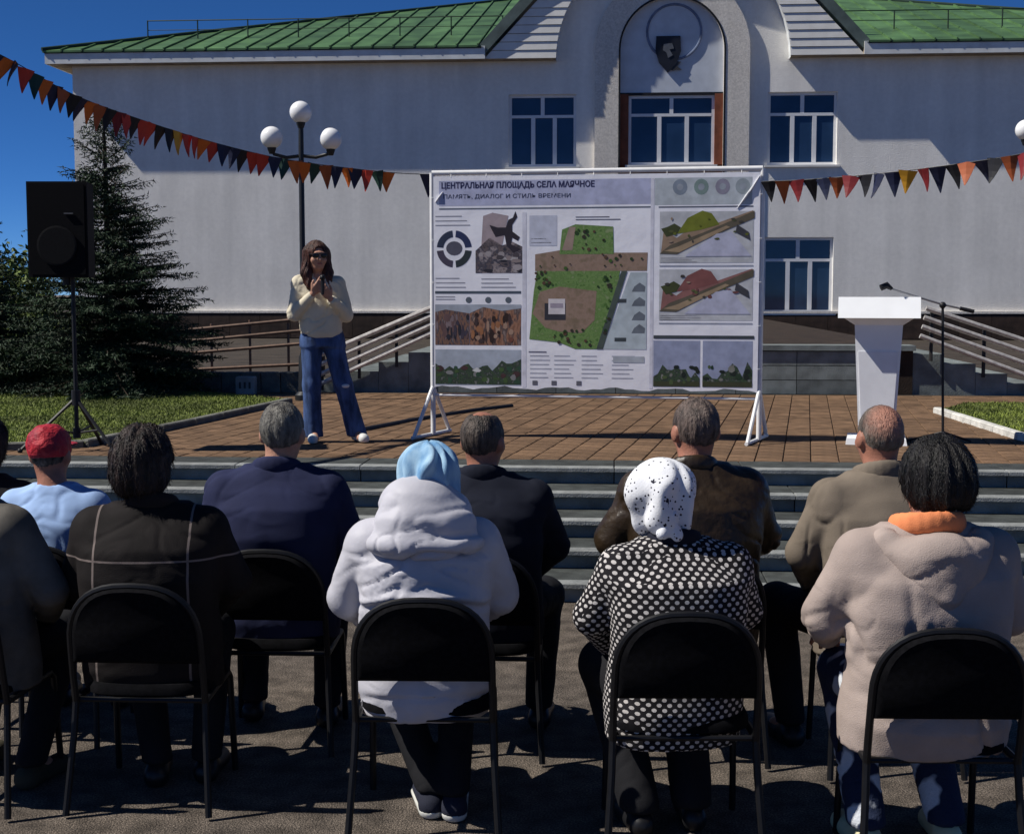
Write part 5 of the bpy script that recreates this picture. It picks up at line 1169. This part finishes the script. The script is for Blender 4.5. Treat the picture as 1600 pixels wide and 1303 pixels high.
seated(dict(px=1054, D=4.42, s=.955, rz=.24, label='woman in a black jacket with white dots and a white speckled headscarf', chair='black chair carrying the woman in the dotted jacket', jm=polka_mat(), w=1.10, bulk=.022, round=.03, elbow=(.275, .06, .80), tail=.03, tr=m_trk, ankle=[(.10, .06), (.10, .08)], leg_r=1.25, amp=.004, seed=5., hem=.37, hz=1.235, hx=-.035, hy=.05, shz=-.025, extra=[scarf_dots, collar(cloth('navy_collar', (.012, .013, .022)), 1.06)]))
camo = M('bleached_jeans', (.55, .58, .62), .8, .1, 9, .3, 100, col2=(.012, .02, .05), detail=1.5)
camo.node_tree.nodes['Color Ramp'].color_ramp.elements[0].position = .52; camo.node_tree.nodes['Color Ramp'].color_ramp.elements[1].position = .56
seated(dict(px=1450, D=4.20, s=1.01, rz=.17, knee=.12, label='person in a beige hooded sweatshirt with black hair and orange hood lining', chair='black chair carrying the beige hooded sweatshirt', jm=MATS['beige_fleece'], w=1.20, bulk=.022, d=1.02, elbow=(.305, .05, .80), wrist=(.22, .28, .68), tail=.05, tr=camo, leg_r=1.1, shoe=M('yellow_white_shoe', (.62, .58, .35), .5, .1), ankle=[(.13, .12), (.14, .12)], amp=.015, ff=(5, 5, 10), seed=6., hem=.40, hz=1.228, hx=.04, hs=1.05, yaw=.18, extra=[full_hair(h_blk, 5., -.062, 1.09, .019, .020, False), hood_beige], skin=m_skin2))
# far row
seated(dict(px=-28, D=5.75, s=.97, label='black haired person in black cut off by the left edge, far row', chair='black chair at the left edge of the far row', jm=cloth('black_jacket', (.010, .010, .013)), h=.012, hb=.011, elbow=(.25, .08, .8), seed=7., extra=[full_hair(h_blk, 8.)]))
seated(dict(px=84, D=5.6, s=.955, label='person in a light blue shirt and red cap', chair='black chair under the light blue shirt, far row', jm=cloth('light_blue_shirt', (.30, .43, .68), .12), w=.98, elbow=(.26, .08, .82), tr=m_jean, seed=8., amp=.010, h=.010, hx=-.03, hs=1., skin=m_skin2, extra=[cap_red, short_hair(h_dgr, .004)]))
navy_s = cloth('navy_suit', (.020, .024, .062), .15, .4, 400)
seated(dict(px=432, D=5.5, s=1.035, rz=.08, label='grey haired man in a navy suit jacket', chair='black chair under the navy suit jacket, far row', jm=navy_s, w=1.16, bulk=.014, elbow=(.275, .05, .80), knee=.17, ankle=[(.15, .25), (.17, .16)], tr=m_trk, seed=9., amp=.005, hx=.02, h=.009, hb=.008, yaw=-.12, extra=[short_hair(h_gry, .008, -.06, None, 4.), collar(navy_s, 1.085)]))
blk_s = cloth('black_suit', (.010, .012, .022), .15, .4, 400)
seated(dict(px=754, D=5.42, s=1.015, rz=.02, label='man in a black suit seated beyond the white hooded jacket', chair='black chair under the black suit, far row', jm=blk_s, w=1.16, bulk=.014, elbow=(.28, .10, .80), knee=.24, ankle=[(.16, .3), (.22, .24)], tr=m_trk, seed=10., amp=.005, hx=.0, h=.010, hb=.008, yaw=-.35, extra=[short_hair(h_dgr, .006, -.06, ((0, -.0, .14), (.05, .07, .075)), 5.), collar(blk_s, 1.085)], skin=m_skin2))
leath = M('brown_leather', (.026, .016, .008), .42, .3, 9, .7, 28, .4, bd=.008)
seated(dict(px=1082, D=5.35, s=1.055, rz=.24, label='man in a dark brown leather jacket with cropped grey hair', chair='black chair under the dark leather jacket, far row', jm=leath, w=1.18, bulk=.02, elbow=(.295, .04, .82), knee=.2, tr=m_trk, seed=11., amp=.010, hx=.02, h=.009, hb=.008, yaw=.08, extra=[short_hair(h_gry2, .005, -.06, None, 6., 1.04), collar(leath, 1.085)], hs=1.04, skin=m_skin2))
tj = cloth('taupe_jacket', (.165, .135, .105), .12, .5, 250)
seated(dict(px=1376, D=5.22, s=1.045, rz=.26, label='balding man in a taupe jacket seated in front of the lectern', chair='black chair under the taupe jacket, far row', jm=tj, w=1.15, bulk=.018, elbow=(.285, .04, .80), knee=.24, ankle=[(.24, .24), (.15, .3)], tr=m_trk, seed=12., amp=.013, ff=(12, 12, 5), hx=.01, h=.009, hb=.008, extra=[short_hair(bald_mat((.01, .035 - .075, 1.232 + .072)), .0035, -.065, None, 3., 1., .002), collar(tj, 1.085, .085, .078, .02, .04)], skin=m_skin2))
# ---- the standing speaker
def presenter():
    p = onZ(518, 690, ZP); t = thing('person', 'woman with long dark hair standing in a cream jacket and blue jeans', 'person', (p.x, p.y, ZP), math.pi + BETA + .28)
    Rm = rotm(.12, -.05); hc = np.array((.11, .03, 1.548)); s = SDF((-.40, -.22, 0), (.45, .36, 1.70), .0075); T = head(s, hc, Rm)
    s.cone(T((0, -.012, -.06)), (.10, -.01, 1.34), .052, .055, .03); s.prof([.86, 1.0, 1.15, 1.3, 1.38], [.15, .13, .145, .14, .06], [.10, .085, .10, .08, .05], [.06, .08, .09, .1, .1], [0] * 5, .03)
    arms = [((.25, -.01, 1.32), (.30, .03, 1.07), (.17, .20, 1.24), (-.55, .35, .75)), ((-.06, -.01, 1.32), (-.13, .04, 1.06), (.03, .21, 1.20), (.55, .3, .75))]
    for i, (a, b, c, d) in enumerate(arms): s.cone((.1, -.01, 1.34), a, .055, .05, .03); s.cone(a, b, .045, .038, .02); s.cone(b, c, .038, .026, .015); hand(s, c, d, (0, -1, .2), 1 if i else -1)
    legs = [((.155, 0, .86), (.165, .02, .48), (.15, -.01, .09)), ((-.015, 0, .86), (-.10, .04, .48), (-.215, .02, .09))]
    for a, b, c in legs: s.cone(a, b, .075, .05, .03); s.cone(b, c, .05, .035, .02); s.cone(c, (c[0], c[1] + .13, .04), .035, .028, .02)
    part('body', s, m_skin, t)
    s = SDF((-.36, -.2, .02), (.36, .22, 1.02), .009); s.prof([.80, .86, .93, .98], [.19, .185, .165, .155], [.125, .12, .105, .10], [.065] * 4, [-.01] * 4, .02)
    for a, b, c in legs: s.cone(a, b, .094, .075, .03); s.cone(b, (c[0], c[1], .05), .075, .084, .03)
    s.cut(2, .045, 1); jn = M('blue_jeans', (.05, .088, .20), .85, .5, 9, .5, 200, .2, stretch=(2, 2, .6)); tr = part('jeans', s, jn, t, folds(.006, (12, 12, 9), 20.), 1)
    kx = SDF((-.2, .0, .40), (0, .2, .56), .008); kx.ell((-.105, .118, .475), (.035, .022, .018), .01); part('torn_knee', kx, M('pale_threads', (.6, .62, .65), .8), tr)
    for a, b, c in legs:
        sg = 1 if c[0] > 0 else -1; x, y = c[0], c[1]; s = SDF((x - .12, y - .12, -.02), (x + .12, y + .28, .14), .008); s.cone((x, y - .03, .045), (x, y + .02, .08), .042, .036, .03); s.cone((x, y - .03, .042), (x + sg * .03, y + .17, .036), .042, .043, .03); s.cut(2, .006, 1); part('shoe', s, m_shoew, t)
    s = SDF((-.32, -.26, .80), (.48, .34, 1.46), .008); s.prof([.875, .92, 1.0, 1.12, 1.25, 1.33, 1.37, 1.40], [.155, .175, .178, .175, .175, .155, .11, .075], [.125, .14, .145, .145, .13, .10, .08, .07], [.07, .075, .08, .09, .1, .1, .1, .1], [-.01] * 8, .03)
    for a, b, c, d in arms: s.cone((.1, -.01, 1.34), a, .07, .068, .04); s.cone(a, b, .066, .060, .018); s.cone(b, np.array(b) * .12 + np.array(c) * .88, .060, .042, .014)
    s.ell((.105, .10, 1.40), (.045, .09, .13), 0, None, True)
    jc = cloth('cream_jacket', (.62, .56, .43), .06, .5, 200); jk = part('jacket', s, jc, t, folds(.010, (9, 9, 14), 22.), 1)
    torus_part(jk, 'collar', (.10, .0, 1.375), .075, .07, .018, .028, jc, -.5, 3., .002, .5)
    hm = hairmat('long_brown_hair', (.085, .030, .020), (.022, .010, .008))
    pr_ = [((0, -.015, .024), (.096, .112, .106), .01)]
    for sg in (-1, 1): pr_ += [((sg * .075, -.01, .03), (sg * .092, .02, -.14), .042, .044, .04), ((sg * .092, .02, -.14), (sg * .085, .06, -.25), .044, .026, .03)]
    pr_ += [((0, -.06, .0), (0, -.085, -.2), .085, .07, .05)]
    shell(t, 'hair', T, Rm, hm, pr_, [((0, .135, -.005), (.060, .10, .105)), ((0, .10, -.17), (.052, .09, .12))], lo=(-.18, -.22, -.34), hi=(.18, .2, .18), disp=strands(.010, 24, 8, 2.), smooth=2)
    def sg_(name, mb, parent, m): 
        V = np.array(mb.v) @ Rm.T + T((0, 0, 0)); mb.v = [tuple(v) for v in V]; return mb.build(name, m, parent, True, True)
    gl = sg_('sunglasses', MB().tube([(-.078, .0, .014), (-.070, .085, .018), (-.03, .108, .02), (.03, .108, .02), (.070, .085, .018), (.078, .0, .014)], .004, 6), t, m_black)
    for k in (-1, 1): sg_('lens', MB().sphere((k * .034, .100, .008), .027, 12, 8, (1, .35, .8)), gl, M('dark_lens', (.006, .006, .008), .08, .1, spec=.5))
    sg_('mouth', MB().sphere((0, .094, -.058), .022, 10, 6, (1, .35, .28)), t, M('lips', (.30, .09, .08), .5))
    mc = Vector(t.matrix_basis @ Vector((.10, .27, 1.33)))
    mt_ = thing('microphone', 'black hand microphone held before the chest of the standing woman', 'microphone', tuple(mc), math.pi + BETA + .28)
    MB().tube([(0, .0, -.10), (0, .0, .02)], [.011, .015], 8).build('handle', m_black, mt_, True, True); MB().sphere((0, 0, .04), .024, 10, 8).build('head', m_black, mt_, True, True)
presenter()
